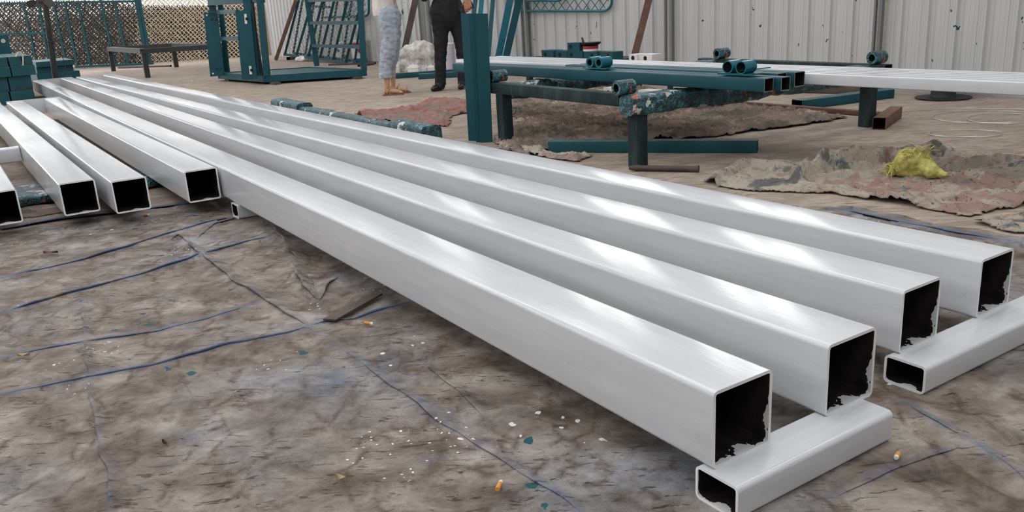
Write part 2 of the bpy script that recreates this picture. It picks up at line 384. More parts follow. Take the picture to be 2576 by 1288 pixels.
WX0, WX1, WH, SILL, HEAD = -22.3, 6.0, 5.2, 1.55, 3.7
wins = [(-13.5, -12.0), (-9.1, -7.6), (-6.6, -5.3)]
wb = MB(); T0, T1 = WY+0.012, WY+0.09
wb.box((WX0, T0, 0), (WX1, T1, SILL)); wb.box((WX0, T0, HEAD), (WX1, T1, WH))
xs = [WX0]+[x for a in wins for x in a]+[WX1]
for i in range(0, len(xs), 2): wb.box((xs[i], T0, SILL), (xs[i+1], T1, HEAD))
wall = build('wall_back', wb, 'trim_mid', kind='structure', smooth=False)
RS = 0.2465
def panel_mesh(z0, z1):
    b = MB(); pr = [(0.002, 0.004), (0.040, 0.004), (0.048, 0.030), (0.078, 0.030), (0.086, 0.004), (0.1235, 0.004), (0.125, 0.009), (0.128, 0.004), (RS-0.002, 0.004)]
    pr = [(0.000, 0.0), ]+pr+[(RS, 0.0)]
    n = len(pr); vs = [(x, -d, z) for z in (z0, z1) for x, d in pr]
    b.add(vs, [(i, i+1, n+i+1, n+i) for i in range(n-1)])
    me = bpy.data.meshes.new('wall_panel'); me.from_pydata(b.v, [], b.f); me.materials.append(M['wall']); return me
pm = panel_mesh(0.02, SILL); ub = MB(); x = WX1-RS
while x > WX0:
    inwin = any(a-0.1 < x+RS/2 < b+0.1 for a, b in wins)
    o = bpy.data.objects.new('wall_panel', pm); COL.objects.link(o)
    o.location = (x, WY+0.012, 0); o.parent = wall; o.matrix_parent_inverse = Matrix.Translation(-Vector(wall.location))
    for z0, z1 in ([(HEAD, WH)] if inwin else [(SILL, WH)]):
        ub.box((x, WY+0.008, z0), (x+RS, WY+0.012, z1)); ub.box((x+0.045, WY-0.018, z0), (x+0.080, WY+0.008, z1))
    x -= RS
setp(build('upper_sheeting', ub, 'wall', wall, smooth=False), kind='stuff')
for i, (a, b) in enumerate(wins):
    wm = MB(); d0, d1 = WY-0.02, WY+0.10
    for lo, hi in (((a, d0, SILL), (b, d1, SILL+0.05)), ((a, d0, HEAD-0.05), (b, d1, HEAD)), ((a, d0, SILL), (a+0.05, d1, HEAD)), ((b-0.05, d0, SILL), (b, d1, HEAD)), (((a+b)/2-0.02, d0, SILL), ((a+b)/2+0.02, d1, HEAD))): wm.box(lo, hi)
    build('window_%d' % (i+1), wm, 'trim_mid', kind='structure', smooth=False)
for i, (u0, u1, mt) in enumerate(((1055, 1078, 'trim_dark'), (1313, 1328, 'trim_dark'), (1675, 1692, 'trim_dark'), (2205, 2228, 'trim_cream'))):
    xa, xb = ony(u0, 20, WY-0.02).x, ony(u1, 20, WY-0.02).x
    b = MB(); b.box((xa, WY-0.035, 0), (xb, WY+0.01, WH), 0); b.box((xb-0.03, WY-0.075, 0), (xb, WY-0.035, WH), 1); b.box((xa, WY-0.06, 0), (xa+0.02, WY-0.035, WH), 1)
    build('trim_%d' % (i+1), b, [mt, 'trim_dark' if mt == 'trim_cream' else 'trim_mid'], kind='structure', smooth=False)
bb = MB(); bb.box((-9.5, WY-0.03, 0), (WX1, WY+0.011, 0.075)); build('baseboard_back', bb, 'trim_mid', kind='structure', smooth=False)

# roof of opaque sheets with open skylight strips, and an added wall behind the camera
rb = MB(); RZ, x = 5.25, WX1
while x > WX0:
    rb.box((max(x-2.3, WX0), -7.0, RZ), (x, WY+0.3, RZ+0.05)); x -= 4.1
build('ceiling', rb, 'trim_mid', kind='structure', smooth=False)
rb = MB(); rb.box((WX0, -7.1, 0), (WX1, -7.0, 3.2)); rb.box((WX0, -7.1, 4.5), (WX1, -7.0, RZ))  # unseen wall with a high slot, added to limit light on tube sides
build('added_wall_front', rb, 'trim_mid', kind='structure', smooth=False)
rb = MB(); rb.box((WX0-0.1, -7.1, 2.1), (WX0, WY+0.3, RZ)); build('added_wall_end', rb, 'trim_mid', kind='structure', smooth=False)  # unseen header, added to cut sky glare on the far tube tops
rb = MB(); rb.box((WX1, -7.1, 0), (WX1+0.1, WY+0.3, RZ)); build('wall_right', rb, 'trim_mid', kind='structure', smooth=False)

# far left: low plastered yard wall, steel column at the end of the sheet wall
A = onz(705, 141); Bp = onz(-160, 168)
d = (Bp-A).normalized(); nrm = Vector((-d.y, d.x, 0))
if nrm.dot(FH) < 0: nrm = -nrm
A2, B2 = A-d*0.5+nrm*0.8, Bp+d*12+nrm*0.8
hz = upright(430, 26, onz(450, 153)+nrm*0.8).z
pb = MB(); pb.hexa([A2, B2, B2+nrm*0.3, A2+nrm*0.3], [p+UP*hz for p in (A2, B2, B2+nrm*0.3, A2+nrm*0.3)])
build('wall_left', pb, 'plaster', kind='structure', smooth=False)
pb = MB(); q = [A2-nrm*0.06, B2-nrm*0.06, B2+nrm*0.36, A2+nrm*0.36]; pb.hexa([p+UP*hz for p in q], [p+UP*(hz+0.09) for p in q])
build('trim_5', pb, 'coping', kind='structure', smooth=False)
cpos = onz(712, 139)
cb = MB(); 
P0 = upright(697, 0, cpos); P1 = upright(722, 0, cpos)
cb.bar(cpos-RH*0.03, cpos-RH*0.03-RH*0.02+UP*4.5, 0.30, 0.2, 0); cb.bar(cpos+RH*0.17, cpos+RH*0.15+UP*4.5, 0.10, 0.22, 1)
build('steel_column', cb, ['dark_grey', 'rust_dark'], label='dark steel column with a rusty edge beside the plaster wall', cat='column', smooth=False)

# ------------------------------------------------------------------ tarpaulin with folds
def polydist(X, Y, pts):
    D = np.full(X.shape, 1e9); Sg = np.zeros(X.shape)
    for (ax, ay), (bx, by) in zip(pts[:-1], pts[1:]):
        vx, vy = bx-ax, by-ay; L = vx*vx+vy*vy+1e-12
        t = np.clip(((X-ax)*vx+(Y-ay)*vy)/L, 0, 1); dx, dy = X-(ax+t*vx), Y-(ay+t*vy)
        dd = np.hypot(dx, dy); s = np.sign(vx*(Y-ay)-vy*(X-ax)); k = dd < D
        D = np.where(k, dd, D); Sg = np.where(k, s, Sg)
    return D, Sg
def inside(X, Y, poly):
    r = np.zeros(X.shape, bool); n = len(poly)
    for i in range(n):
        (x0, y0), (x1, y1) = poly[i], poly[(i+1) % n]
        if abs(y1-y0) < 1e-12: continue
        c = ((y0 > Y) != (y1 > Y)) & (X < (x1-x0)*(Y-y0)/(y1-y0)+x0); r ^= c
    return r
def g2(pts, z=0.0): return [(lambda p: (p.x, p.y))(onz(u, v, z)) for u, v in pts]
def nz(X, Y, sc, seed=0.0, oct=3):
    out = np.empty(X.size); xf, yf = X.ravel(), Y.ravel()
    for i in range(X.size): out[i] = noise.fractal((xf[i]*sc+seed, yf[i]*sc-seed*0.7, seed), 1.0, 2.1, oct)
    return out.reshape(X.shape)
def grid_obj(name, X, Y, Z, keep, mats, attr=None, thick=0.0, **kw):
    ny, nx = X.shape; idx = np.arange(nx*ny).reshape(ny, nx)
    fk = keep[:-1, :-1] & keep[1:, :-1] & keep[:-1, 1:] & keep[1:, 1:]
    F_ = np.stack([idx[:-1, :-1], idx[:-1, 1:], idx[1:, 1:], idx[1:, :-1]], -1)[fk]
    used = np.unique(F_); mp = -np.ones(nx*ny, int); mp[used] = np.arange(len(used))
    V = np.stack([X.ravel(), Y.ravel(), Z.ravel()], -1)[used]; c = V.mean(0); c[2] = 0; V = V-c
    me = bpy.data.meshes.new(name); me.from_pydata(V.tolist(), [], mp[F_].tolist()); me.materials.append(M[mats])
    me.polygons.foreach_set('use_smooth', [True]*len(me.polygons))
    if attr is not None:
        a = me.attributes.new('fold', 'FLOAT', 'POINT'); a.data.foreach_set('value', attr.ravel()[used].astype(np.float32))
    o = bpy.data.objects.new(name, me); COL.objects.link(o); o.location = c
    if thick:
        s = o.modifiers.new('thickness', 'SOLIDIFY'); s.thickness = thick; s.offset = -1
    return setp(o, **kw)

xs_ = np.arange(-4.95, 0.0, 0.0095); ys_ = np.arange(-0.55, 3.2, 0.0095)
X, Y = np.meshgrid(xs_, ys_)
jit = 0.02*np.sin(X*7.3+Y*3.1)+0.012*np.sin(X*19+Y*23)
tp = [(-4.84, -1.0), (-4.82, 0.045), (-4.80, 0.40), (-4.76, 0.79), (-4.77, 1.2), (-3.6, 2.3), (-2.30, 3.13), (-1.67, 3.12), (-1.46, 3.14), (1.0, 3.2), (1.0, -1.0)]
keep = inside(X+jit, Y+jit, tp)
big = nz(X, Y, 1.1, 3.0, 3)*0.006 + nz(X, Y, 5.0, 9.0, 3)*0.0035
Z = 0.004+np.abs(big)*1.0; att = np.zeros(X.shape)
FOLDS = [  # pixel polyline, height, width, blue amount
 ([(0,706),(60,692),(130,680),(260,646),(400,602),(480,577),(570,552)], 0.020, 0.030, 1.0),
 ([(0,796),(105,766),(260,722),(400,682),(470,662),(505,648),(600,620),(690,598)], 0.018, 0.028, 1.0),
 ([(0,906),(60,893),(130,880),(280,855),(400,838),(520,808),(660,765)], 0.009, 0.026, 0.75),
 ([(0,1000),(120,978),(250,955),(400,925),(480,905),(560,880),(650,862),(720,850),(830,818),(890,812),(960,790),(1040,762)], 0.016, 0.022, 0.9),
 ([(420,620),(450,598),(480,625),(512,652),(560,690),(600,722),(640,744),(700,785),(760,822),(830,868)], 0.022, 0.030, 0.25),
 ([(830,868),(900,915),(1000,985),(1100,1065),(1200,1125),(1300,1185),(1420,1262),(1500,1320)], 0.010, 0.026, 0.35),
 ([(680,570),(720,620),(742,655),(744,700),(770,735),(806,764),(830,720),(860,700)], 0.024, 0.030, 0.15),
 ([(480,625),(500,600),(540,570),(590,552)], 0.016, 0.028, 0.3),
 ([(205,745),(210,800),(216,880),(232,1000),(250,1110),(275,1230),(285,1300)], 0.008, 0.020, 0.25),
 ([(2236,1004),(2290,1030),(2380,1085),(2460,1130),(2576,1212),(2650,1270)], 0.015, 0.024, 0.5),
 ([(2070,1272),(2220,1196),(2350,1152),(2440,1120)], 0.006, 0.02, 0.35),
 ([(640,1200),(560,1100),(470,985),(420,930)], 0.006, 0.022, 0.1),
 ([(1060,860),(1080,930),(1180,1010),(1240,1080)], 0.006, 0.022, 0.1),
 ([(0,580),(150,556),(300,538),(420,524),(560,505)], 0.012, 0.05, 1.0),
 ([(2090,528),(2250,560),(2420,594),(2576,620)], 0.012, 0.05, 0.9)]
for pts, h, wd, bl in FOLDS:
    D, Sg = polydist(X, Y, g2(pts))
    Z = Z+h*0.35*np.clip(1-D/(wd*2.5), 0, 1)**1.3; att = np.maximum(att, 0.6*bl*np.clip(1.0-D/(wd*0.9), 0, 1))
keepout = [(-1.05, 1.03, -0.90, 1.55), (-1.13, 1.75, -0.98, 2.75), (-4.32, 0.98, -4.10, 2.4)]
for x0, y0, x1, y1 in keepout:
    Z = np.where((X > x0-0.02) & (X < x1+0.02) & (Y > y0-0.02) & (Y < y1+0.02), np.minimum(Z, 0.004), Z)
# the tarpaulin is laid over the concrete
tarp = grid_obj('tarpaulin', X, Y, Z, keep, 'tarp', att, label='dirty blue grey tarpaulin with raised folds spread under the white tubes', cat='tarpaulin')

def flap(pts, h, wd, bl, seed):
    """a fold of the sheet lying over itself: a strip that rises to a free edge and tucks back under"""
    g = [Vector((x, y, 0)) for x, y in g2(pts)]; path = []
    for a, c in zip(g[:-1], g[1:]):
        n = max(1, int((c-a).length/0.02)); path += [a.lerp(c, i/n) for i in range(n)]
    path.append(g[-1]); N = len(path); vs, at = [], []
    for i, p_ in enumerate(path):
        a, c = path[max(i-2, 0)], path[min(i+2, N-1)]; d_ = (c-a).normalized(); nl = Vector((-d_.y, d_.x, 0))   # far side of the fold
        e_ = min(1.0, i/6.0, (N-1-i)/6.0); wv = noise.noise(p_*6+Vector((seed, 0, 0))); ww = wd*(1.0+0.5*wv); hh = (h*(0.75+0.5*noise.noise(p_*4.3+Vector((0, seed, 0)))))*(0.25+0.75*e_)+0.006
        wob_ = nl*(0.010*noise.noise(p_*11+Vector((0, 0, seed))))
        for off, zz, av in ((2.6, 0.004, 0), (1.3, hh*0.55, 0.15), (0.55, hh*0.9, 0.6), (0.0, hh, 1), (-0.10, hh*0.90, 1), (-0.06, hh*0.70, 0.8), (0.35, hh*0.40, 0.3), (0.9, 0.003, 0)):
            vs.append(p_+wob_+nl*(off*ww)+UP*zz); at.append(av*bl)
    K = 8; b = MB(); b.add(vs, [(i*K+k, i*K+k+1, (i+1)*K+k+1, (i+1)*K+k) for i in range(N-1) for k in range(K-1)])
    o = build('fold', b, 'tarp', tarp, origin=tarp.location)
    a_ = o.data.attributes.new('fold', 'FLOAT', 'POINT'); a_.data.foreach_set('value', at)
for i, (pts, h, wd, bl) in enumerate(FOLDS): flap(pts, h, wd*0.8, bl, i*3.7)

# ------------------------------------------------------------------ white painted tube frames
TS, TT, TR = 0.164, 0.007, 0.012
Z0, Z1 = 0.076, 0.240
def hero_tube(p, q, parent, w=TS, h=TS, t=TT, r=TR, name='square_tube', label=None):
    """hollow tube from the open near end p to q; local -X runs along it so the inside paint follows the end"""
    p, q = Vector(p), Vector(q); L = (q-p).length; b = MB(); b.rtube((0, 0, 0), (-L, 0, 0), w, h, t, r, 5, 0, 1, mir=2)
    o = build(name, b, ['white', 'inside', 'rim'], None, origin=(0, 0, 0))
    ang = math.atan2(p.y-q.y, p.x-q.x); tilt = math.asin((p.z-q.z)/L)
    o.rotation_euler = (0, -tilt, ang); o.location = p
    if parent is not None: o.parent = parent; o.matrix_parent_inverse = Matrix.Translation(-Vector(parent.location))
    if label: o['label'] = label
    return o
zc = (Z0+Z1)/2
CW, CH = 0.108, 0.072
def plate(parent, x, ya, yb, ang=0.0):
    b = MB(); b.box((x-0.012, ya, Z0), (x, yb, Z1+0.004)); return build('end_plate', b, 'white', parent, smooth=False)
fr = empty('mast_frame', (-8.1, 1.32, 0.004), 'white steel frame of two long square tubes nearest the camera', 'steel frame', 'white mast frames')
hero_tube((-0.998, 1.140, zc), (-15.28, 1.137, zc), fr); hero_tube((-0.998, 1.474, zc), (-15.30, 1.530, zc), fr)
hero_tube((-0.980, 1.050, 0.004+CH/2), (-0.980, 1.524, 0.004+CH/2), fr, CW, CH, 0.006, 0.012, 'cross_tube')
hero_tube((-4.21, 1.050, 0.004+CH/2), (-4.21, 1.535, 0.004+CH/2), fr, CW, CH, 0.006, 0.012, 'cross_tube')
hero_tube((-10.0, 1.050, 0.004+CH/2), (-10.0, 1.58, 0.004+CH/2), fr, CW, CH, 0.006, 0.012, 'cross_tube')
plate(fr, -15.29, 1.054, 1.615)
fr = empty('mast_frame', (-8.1, 2.05, 0.004), 'white steel frame of two long square tubes farther from the camera', 'steel frame', 'white mast frames')
hero_tube((-1.088, 1.874, zc), (-15.16, 1.742, zc), fr); hero_tube((-1.093, 2.228, zc), (-15.18, 2.125, zc), fr)
hero_tube((-1.056, 1.772, 0.004+CH/2), (-1.056, 2.60, 0.004+CH/2), fr, CW, CH, 0.006, 0.012, 'cross_tube')
hero_tube((-4.21, 1.765, 0.004+CH/2), (-4.21, 2.30, 0.004+CH/2), fr, CW, CH, 0.006, 0.012, 'cross_tube')
hero_tube((-10.0, 1.70, 0.004+CH/2), (-10.0, 2.25, 0.004+CH/2), fr, CW, CH, 0.006, 0.012, 'cross_tube')
plate(fr, -15.17, 1.655, 2.21)
fr = empty('mast_frame', (-7.6, 0.8, Z0), 'short white frame of two open square tubes joined by an end plate', 'steel frame', 'white mast frames')
hero_tube((-4.415, 0.962, zc-0.002), (-10.88, 0.905, zc-0.002), fr); hero_tube((-4.445, 0.624, zc-0.002), (-10.91, 0.537, zc-0.002), fr)
plate(fr, -10.89, 0.452, 0.99)
fr = empty('mast_frame', (-7.6, 0.24, Z0), 'short white frame of two open square tubes at the left edge', 'steel frame', 'white mast frames')
hero_tube((-4.605, 0.411, zc-0.002), (-10.9, 0.315, zc-0.002), fr); hero_tube((-4.64, 0.070, zc-0.002), (-10.9, -0.03, zc-0.002), fr)
hero_tube((-6.72, -0.10, zc-0.002), (-6.72, 0.29, zc-0.002), fr, 0.10, 0.10, 0.006, 0.012, 'cross_tube')
hero_tube((-9.2, -0.10, zc-0.002), (-9.2, 0.26, zc-0.002), fr, 0.10, 0.10, 0.006, 0.012, 'cross_tube')
plate(fr, -10.91, -0.11, 0.40)

# ------------------------------------------------------------------ paint-crusted work bench with tubes on it
def crusty(b, p, q, w, h, n=26, amp=0.012, seed=0, seg=14):
    """a lumpy bar of thick dried paint between p and q"""
    p, q, d, sd, u = b.frame(p, q); vs = []; L = (q-p).length
    for i in range(n+1):
        c = p.lerp(q, i/n)
        for k in range(seg):
            a = 2*PI*k/seg; ca, sa = math.cos(a), math.sin(a)
            e = 0.5
            xx = math.copysign(abs(ca)**e, ca)*w/2; yy = math.copysign(abs(sa)**e, sa)*h/2
            pos = c+sd*xx+u*yy; g = noise.noise((pos*9.0)+Vector((seed, 0, 0)))*amp+noise.noise(pos*31)*amp*0.6
            if i in (0, n): g *= 0.3
            vs.append(c+sd*(xx+g*ca)+u*(yy+g*sa))
    fs = [(i*seg+k, i*seg+(k+1) % seg, (i+1)*seg+(k+1) % seg, (i+1)*seg+k) for i in range(n) for k in range(seg)]
    fs += [tuple(range(seg-1, -1, -1)), tuple(n*seg+k for k in range(seg))]
    return b.add(vs, fs)
def P(name, b, mats, parent, **kw): return build(name, b, mats, parent, **kw)
L1, L2, L3, L4 = Vector((-3.676, 3.249, 0)), Vector((-5.087, 3.245, 0)), Vector((-3.533, 5.215, 0)), Vector((-5.03, 5.34, 0))
BT = 0.422
wbch = empty('work_bench', (-4.35, 4.3, 0), 'dark green steel work bench crusted with teal paint drips', 'bench')
for lp, mt in ((L1, 'bench'), (L2, 'bench'), (L3, 'bench'), (L4, 'bench')):
    b = MB(); b.rtube(lp, lp+UP*0.36, 0.085, 0.085, 0.004, 0.008, 3); P('leg', b, ['bench', 'hollow'], wbch)
b = MB(); b.rtube((-5.292, 3.245, 0.384), (-3.79, 3.245, 0.380), 0.075, 0.076, 0.004, 0.006, 3); P('front_beam', b, ['bench', 'hollow'], wbch)
b = MB(); b.rtube((-5.22, 5.34, 0.384), (-3.40, 5.22, 0.384), 0.075, 0.076, 0.004, 0.006, 3); P('back_beam', b, ['bench', 'hollow'], wbch)
b = MB(); crusty(b, (-3.68, 3.17, 0.358), (-3.55, 5.30, 0.358), 0.135, 0.118, 60, 0.014, 1); P('side_beam', b, 'crust', wbch, label='side beam thick with dried paint')
b = MB(); crusty(b, (-5.09, 3.30, 0.36), (-5.05, 5.36, 0.36), 0.125, 0.112, 60, 0.014, 4); P('side_beam', b, 'crust', wbch, label='side beam thick with dried paint')
for c in ((-5.20, 3.28, 0.463), (-3.73, 3.20, 0.458), (-3.50, 5.24, 0.465), (-4.98, 5.33, 0.465)):
    c = Vector(c); b = MB(); ax = Vector((0.05, 1.0, 0)).normalized(); b.pipe(c-ax*0.058, c+ax*0.058, 0.043, 0.024, 18); P('pipe_stub', b, ['crust', 'hollow'], wbch)

RZ0, RZ1 = 0.432, 0.492
ry = 3.93
names = ['nearest of the white tubes lying side by side on the bench', 'second white tube from the front on the bench', 'third white tube from the front on the bench',
         'fourth white tube from the front on the bench', 'fifth white tube from the front on the bench', 'farthest of the white tubes lying on the bench']
for i in range(6):
    b = MB(); xa = -6.95+[0, 0.10, 0.03, 0.15, 0.06, 0.12][i]
    b.rtube((1.2+0.1*i, ry+0.037+i*0.0705, (RZ0+RZ1)/2), (xa, ry+0.037+i*0.0705, (RZ0+RZ1)/2), 0.066, RZ1-RZ0, 0.004, 0.007, 3)
    build('white_tube', b, ['white', 'hollow'], label=names[i], cat='steel tube', group='white tubes on the bench')

# teal tubes on the bench in front of the white ones
tx = [(-3.0, 3.565, 0.072), (-2.96, 3.648, 0.072), (-3.06, 3.738, 0.078), (-3.02, 3.835, 0.085)]
tl = ['front teal tube on the bench with its open end towards the wall side', 'second teal tube from the front on the bench', 'third teal tube from the front on the bench', 'teal tube on the bench lying next to the white tubes']
tl[0] = 'front teal tube lying on the bench, lowest in view'
for i, (xe, yy, wd) in enumerate(tx):
    b = MB(); xl = [-6.3, -6.2, -4.95, -4.9][i]; hh = 0.072 if i < 2 else 0.080
    b.rtube((xe, yy, 0.432+hh/2), (xl, yy, 0.432+hh/2), wd, hh, 0.004, 0.008, 3, mir=2)
    build('teal_tube', b, ['teal', 'hollow', 'wire_grey'], label=tl[i], cat='steel tube', group='teal tubes on the bench')
def bracket(u, v, z, lab, nub):
    c = onz(u, v, z); b = MB(); ax = Vector((-0.10, 1.0, 0)).normalized(); e = empty('pipe_bracket', (c.x, c.y, z), lab, 'bracket', 'teal pipe brackets on the bench')
    side = Vector((ax.y, -ax.x, 0)); b.bar(c-Vector((0.12, 0, -0.004)), c+Vector((0.12, 0, 0.004)), 0.09, 0.008); P('base_plate', b, 'teal_bright', e, smooth=False)
    for s in (-1, 1):
        b = MB(); cc = c+Vector((0.047*s, 0, 0.041)); b.pipe(cc-ax*0.048, cc+ax*0.048, 0.035, 0.021 if not nub else 0.029, 22); P('pipe_ring', b, ['teal_bright', 'hollow'], e)
    if nub:
        b = MB(); b.bar(c+RH*0.02+UP*0.022-ax*0.04, c+RH*0.17+UP*0.028-ax*0.01, 0.03, 0.005); P('strap', b, 'teal_bright', e, smooth=False)
bracket(1508, 172, 0.512, 'teal bracket with two thick pipe rings left on the bench', False)
bracket(1860, 187, 0.513, 'teal bracket with two thin pipe rings near the open tube ends', True)

# blocks with a bored hole, behind the white tubes, on a low trestle
blk_e = None
tr0 = onz(1452, 148, 0.33)
tre = empty('trestle', (tr0.x, tr0.y+0.08, 0), 'low dark trestle behind the bench carrying teal blocks', 'trestle')
b = MB(); b.box((tr0.x-1.0, tr0.y-0.05, 0.29), (tr0.x+0.62, tr0.y+0.45, 0.33)); P('top', b, 'black_steel', tre, smooth=False)
for sx in (-0.95, 0.57):
    for sy in (0.0, 0.38):
        b = MB(); b.box((tr0.x+sx-0.03, tr0.y+sy-0.03, 0), (tr0.x+sx+0.03, tr0.y+sy+0.03, 0.29)); P('leg', b, 'black_steel', tre, smooth=False)
def block(u0, u1, v, z, hpx, mt, lab, grp, Y, hole=0.3, zfix=None):
    """a block whose front stands at depth Y, spanning pixels u0..u1, resting at z"""
    a, c = ony(u0, v, Y), ony(u1, v, Y); s = (c.x-a.x); h = hpx
    e = empty('bored_block', ((a.x+c.x)/2, Y+0.06, z), lab, 'block', grp)
    b = MB(); b.box((a.x, Y, z), (c.x, Y+0.14, z+h)); P('body', b, mt, e, smooth=False)
    hc = Vector((a.x+s*hole, Y-0.001, z+h*0.5)); b = MB(); b.tube([hc, hc+Vector((0, -0.004, 0))], 0.022, 14); P('hole', b, 'hollow', e)
    return e
yb = tr0.y
G = 'teal blocks on the trestle'
block(1363, 1392, 140, 0.33, 0.085, 'teal', 'leftmost teal block behind the bench, beside a pale pot', G, yb)
block(1398, 1427, 140, 0.33, 0.083, 'teal', 'second teal block from the left behind the bench', G, yb, 0.35)
block(1428, 1466, 140, 0.33, 0.086, 'teal', 'teal block directly under the raised teal block', G, yb, 0.25)
block(1428, 1458, 128, 0.416, 0.085, 'teal', 'teal block raised on top of another teal block', G, yb, 0.27)
block(1468, 1501, 140, 0.33, 0.080, 'teal', 'teal block in front of the red banded tin', G, yb-0.0, 0.65)
block(1509, 1542, 140, 0.33, 0.082, 'teal', 'rightmost teal block behind the bench', G, yb, 0.65)
G2 = 'white bored blocks'
yq = onz(1600, 240).y
st2 = empty('trestle', (onz(1612, 240).x, yq+0.1, 0), 'small dark stand carrying two white blocks by the leaning bar', 'trestle')
sa = ony(1560, 240, yq); sb = ony(1665, 240, yq)
b = MB(); b.box((sa.x, yq-0.02, 0.30), (sb.x, yq+0.2, 0.33)); P('top', b, 'black_steel', st2, smooth=False)
for xx in (sa.x+0.03, sb.x-0.03):
    b = MB(); b.box((xx-0.02, yq+0.12, 0), (xx+0.02, yq+0.16, 0.30)); P('leg', b, 'black_steel', st2, smooth=False)
block(1582, 1603, 140, 0.33, 0.072, 'plastic_white', 'plain white block behind the bench, left of its twin', G2, yq+0.01, -9 if False else 0.5)
block(1607, 1640, 140, 0.33, 0.075, 'plastic_white', 'white block with a rusty bored hole behind the bench', G2, yq, 0.5)
for i, (u0, u1, lb) in enumerate(((1518, 1543, 'left white block standing on the floor under the bench'), (1547, 1570, 'middle white block standing on the floor under the bench'), (1605, 1640, 'right white block standing on the floor under the bench'))):
    block(u0, u1, 230, 0.0, 0.09, 'plastic_white', lb, G2, yq-0.22, 0.5)
# red banded tin, pan and trowel
tc = ony(1486, 128, yb+0.085); tz = 0.416
e = empty('paint_tin', (tc.x, tc.y, 0.411), 'flat red banded tin standing on teal blocks', 'tin')
b = MB(); b.lathe((tc.x, tc.y, 0.412), [(0.085, 0), (0.085, 0.022)], 24); P('lower_band', b, 'plastic_white', e)
b = MB(); b.lathe((tc.x, tc.y, 0.434), [(0.086, 0), (0.086, 0.030)], 24); P('red_band', b, 'red', e)
b = MB(); b.lathe((tc.x, tc.y, 0.464), [(0.088, 0), (0.088, 0.006)], 24); P('lid', b, 'black', e)
e = empty('dust_pan', (tc.x, tc.y, 0.470), 'black curved pan with an upright handle resting on the tin', 'pan')
b = MB(); b.lathe((tc.x+0.012, tc.y, 0.4705), [(0.06, 0), (0.10, 0.012), (0.112, 0.034), (0.106, 0.034), (0.06, 0.006)], 24); P('pan', b, 'black', e)
h0 = upright(1472, 122, tc); h1 = upright(1464, 94, tc); b = MB(); b.tube([h0, h0.lerp(h1, 0.5), h1], [0.008, 0.013, 0.011], 10); P('handle', b, 'rust_dark', e)
b = MB(); b.tube([h0-UP*0.01-RH*0.02, h0-UP*0.004+RH*0.03], [0.012, 0.009], 8); P('ferrule', b, 'galv', e)
for uu, lb in ((1364, 'small pale pot at the left end of the teal blocks'), (1395, 'small pale pot between the two left teal blocks')):
    c = ony(uu, 140, yb+0.19); b = MB(); b.lathe((c.x, c.y, 0.33), [(0.022, 0), (0.022, 0.03), (0.018, 0.034), (0.022, 0.04), (0.022, 0.08)], 14)
    build('pot', b, 'trim_cream', label=lb, cat='pot', group='small pale pots')

# ------------------------------------------------------------------ upright teal double channel
pb0 = onz(1204, 356)
e = empty('channel_post', pb0, 'teal steel double channel standing upright beside the bench', 'post')
def channel(b, u0t, u1t, vt, u0b, u1b, vb, dep, flip, base):
    a, c = upright(u0b, vb, base), upright(u1b, vb, base); a2, c2 = upright(u0t, vt, base), upright(u1t, vt, base)
    a.z = c.z = 0.0; back = FH*dep; a += FH*flip; a2 += FH*flip
    t = 0.012
    b.hexa([a, c, c+FH*t, a+FH*t], [a2, c2, c2+FH*t, a2+FH*t])
    rr = (c-a).normalized()*t
    b.hexa([a+FH*t, a+rr+FH*t, a+rr+back, a+back], [a2+FH*t, a2+rr+FH*t, a2+rr+back, a2+back])
    b.hexa([c-rr+FH*t, c+FH*t, c+back, c-rr+back], [c2-rr+FH*t, c2+FH*t, c2+back, c2-rr+back])
nb = onz(1190, 354)
b = MB(); bs = onz(1192, 356); channel(b, 1158, 1192, 34, 1178, 1209, 356, 0.055, 0.06, bs); P('channel', b, 'teal', e, smooth=False)
b = MB(); bs2 = onz(1222, 357); channel(b, 1195, 1227, 34, 1208, 1239, 357, 0.055, 0, bs2-FH*0.02); P('channel', b, 'teal', e, smooth=False)
b = MB(); a = upright(1189, 34, bs2); c = upright(1208, 356, bs2); a += FH*0.02; c += FH*0.02; c.z = 0; b.bar(c, a, 0.06, 0.02, up=FH); P('weld_strip', b, 'teal', e, smooth=False)

# ------------------------------------------------------------------ loose tubes and rods on the floor
def floor_tube(name, pa, pb_, w, h, mats, label, cat='steel tube', group=None, r=0.006, z=0.0):
    b = MB(); p = Vector((pa[0], pa[1], z+h/2)); q = Vector((pb_[0], pb_[1], z+h/2)); b.rtube(p, q, w, h, 0.004, r, 3)
    return build(name, b, mats, label=label, cat=cat, group=group)
o1 = onz(1376, 384); o2 = onz(1901, 385)
floor_tube('teal_tube', (o1.x-0.02, o1.y+0.04), (o2.x-0.02, o2.y+0.04), 0.085, 0.075, ['teal_dusty', 'hollow'], 'teal tube lying on the floor under the front of the bench')
o1 = onz(1998, 276); o2 = onz(2226, 247)
floor_tube('teal_tube', (o1.x, o1.y+0.03), (o2.x, o2.y+0.05), 0.12, 0.075, ['teal_dusty', 'hollow'], 'teal tube with a dark open end lying behind the bench')
o1 = onz(2206, 327); o2 = onz(2252, 296)
floor_tube('rusty_tube', (o1.x, o1.y+0.02), (o2.x, o2.y), 0.085, 0.082, ['rust', 'hollow'], 'short rust brown square tube against the bench leg')
o1 = onz(1925, 271); o2 = onz(2213, 296)
floor_tube('rusty_tube', (o1.x-0.9, o1.y-0.02), (o2.x, o2.y+0.03), 0.05, 0.038, ['rust', 'hollow'], 'long thin rusty tube lying behind the bench legs')
o1 = onz(1952, 231); o2 = onz(2236, 238)
floor_tube('rusty_beam', (o1.x, o1.y), (o2.x, o2.y), 0.10, 0.07, ['rust_dark', 'hollow'], 'brown beam lying along the foot of the sheet wall', 'beam')
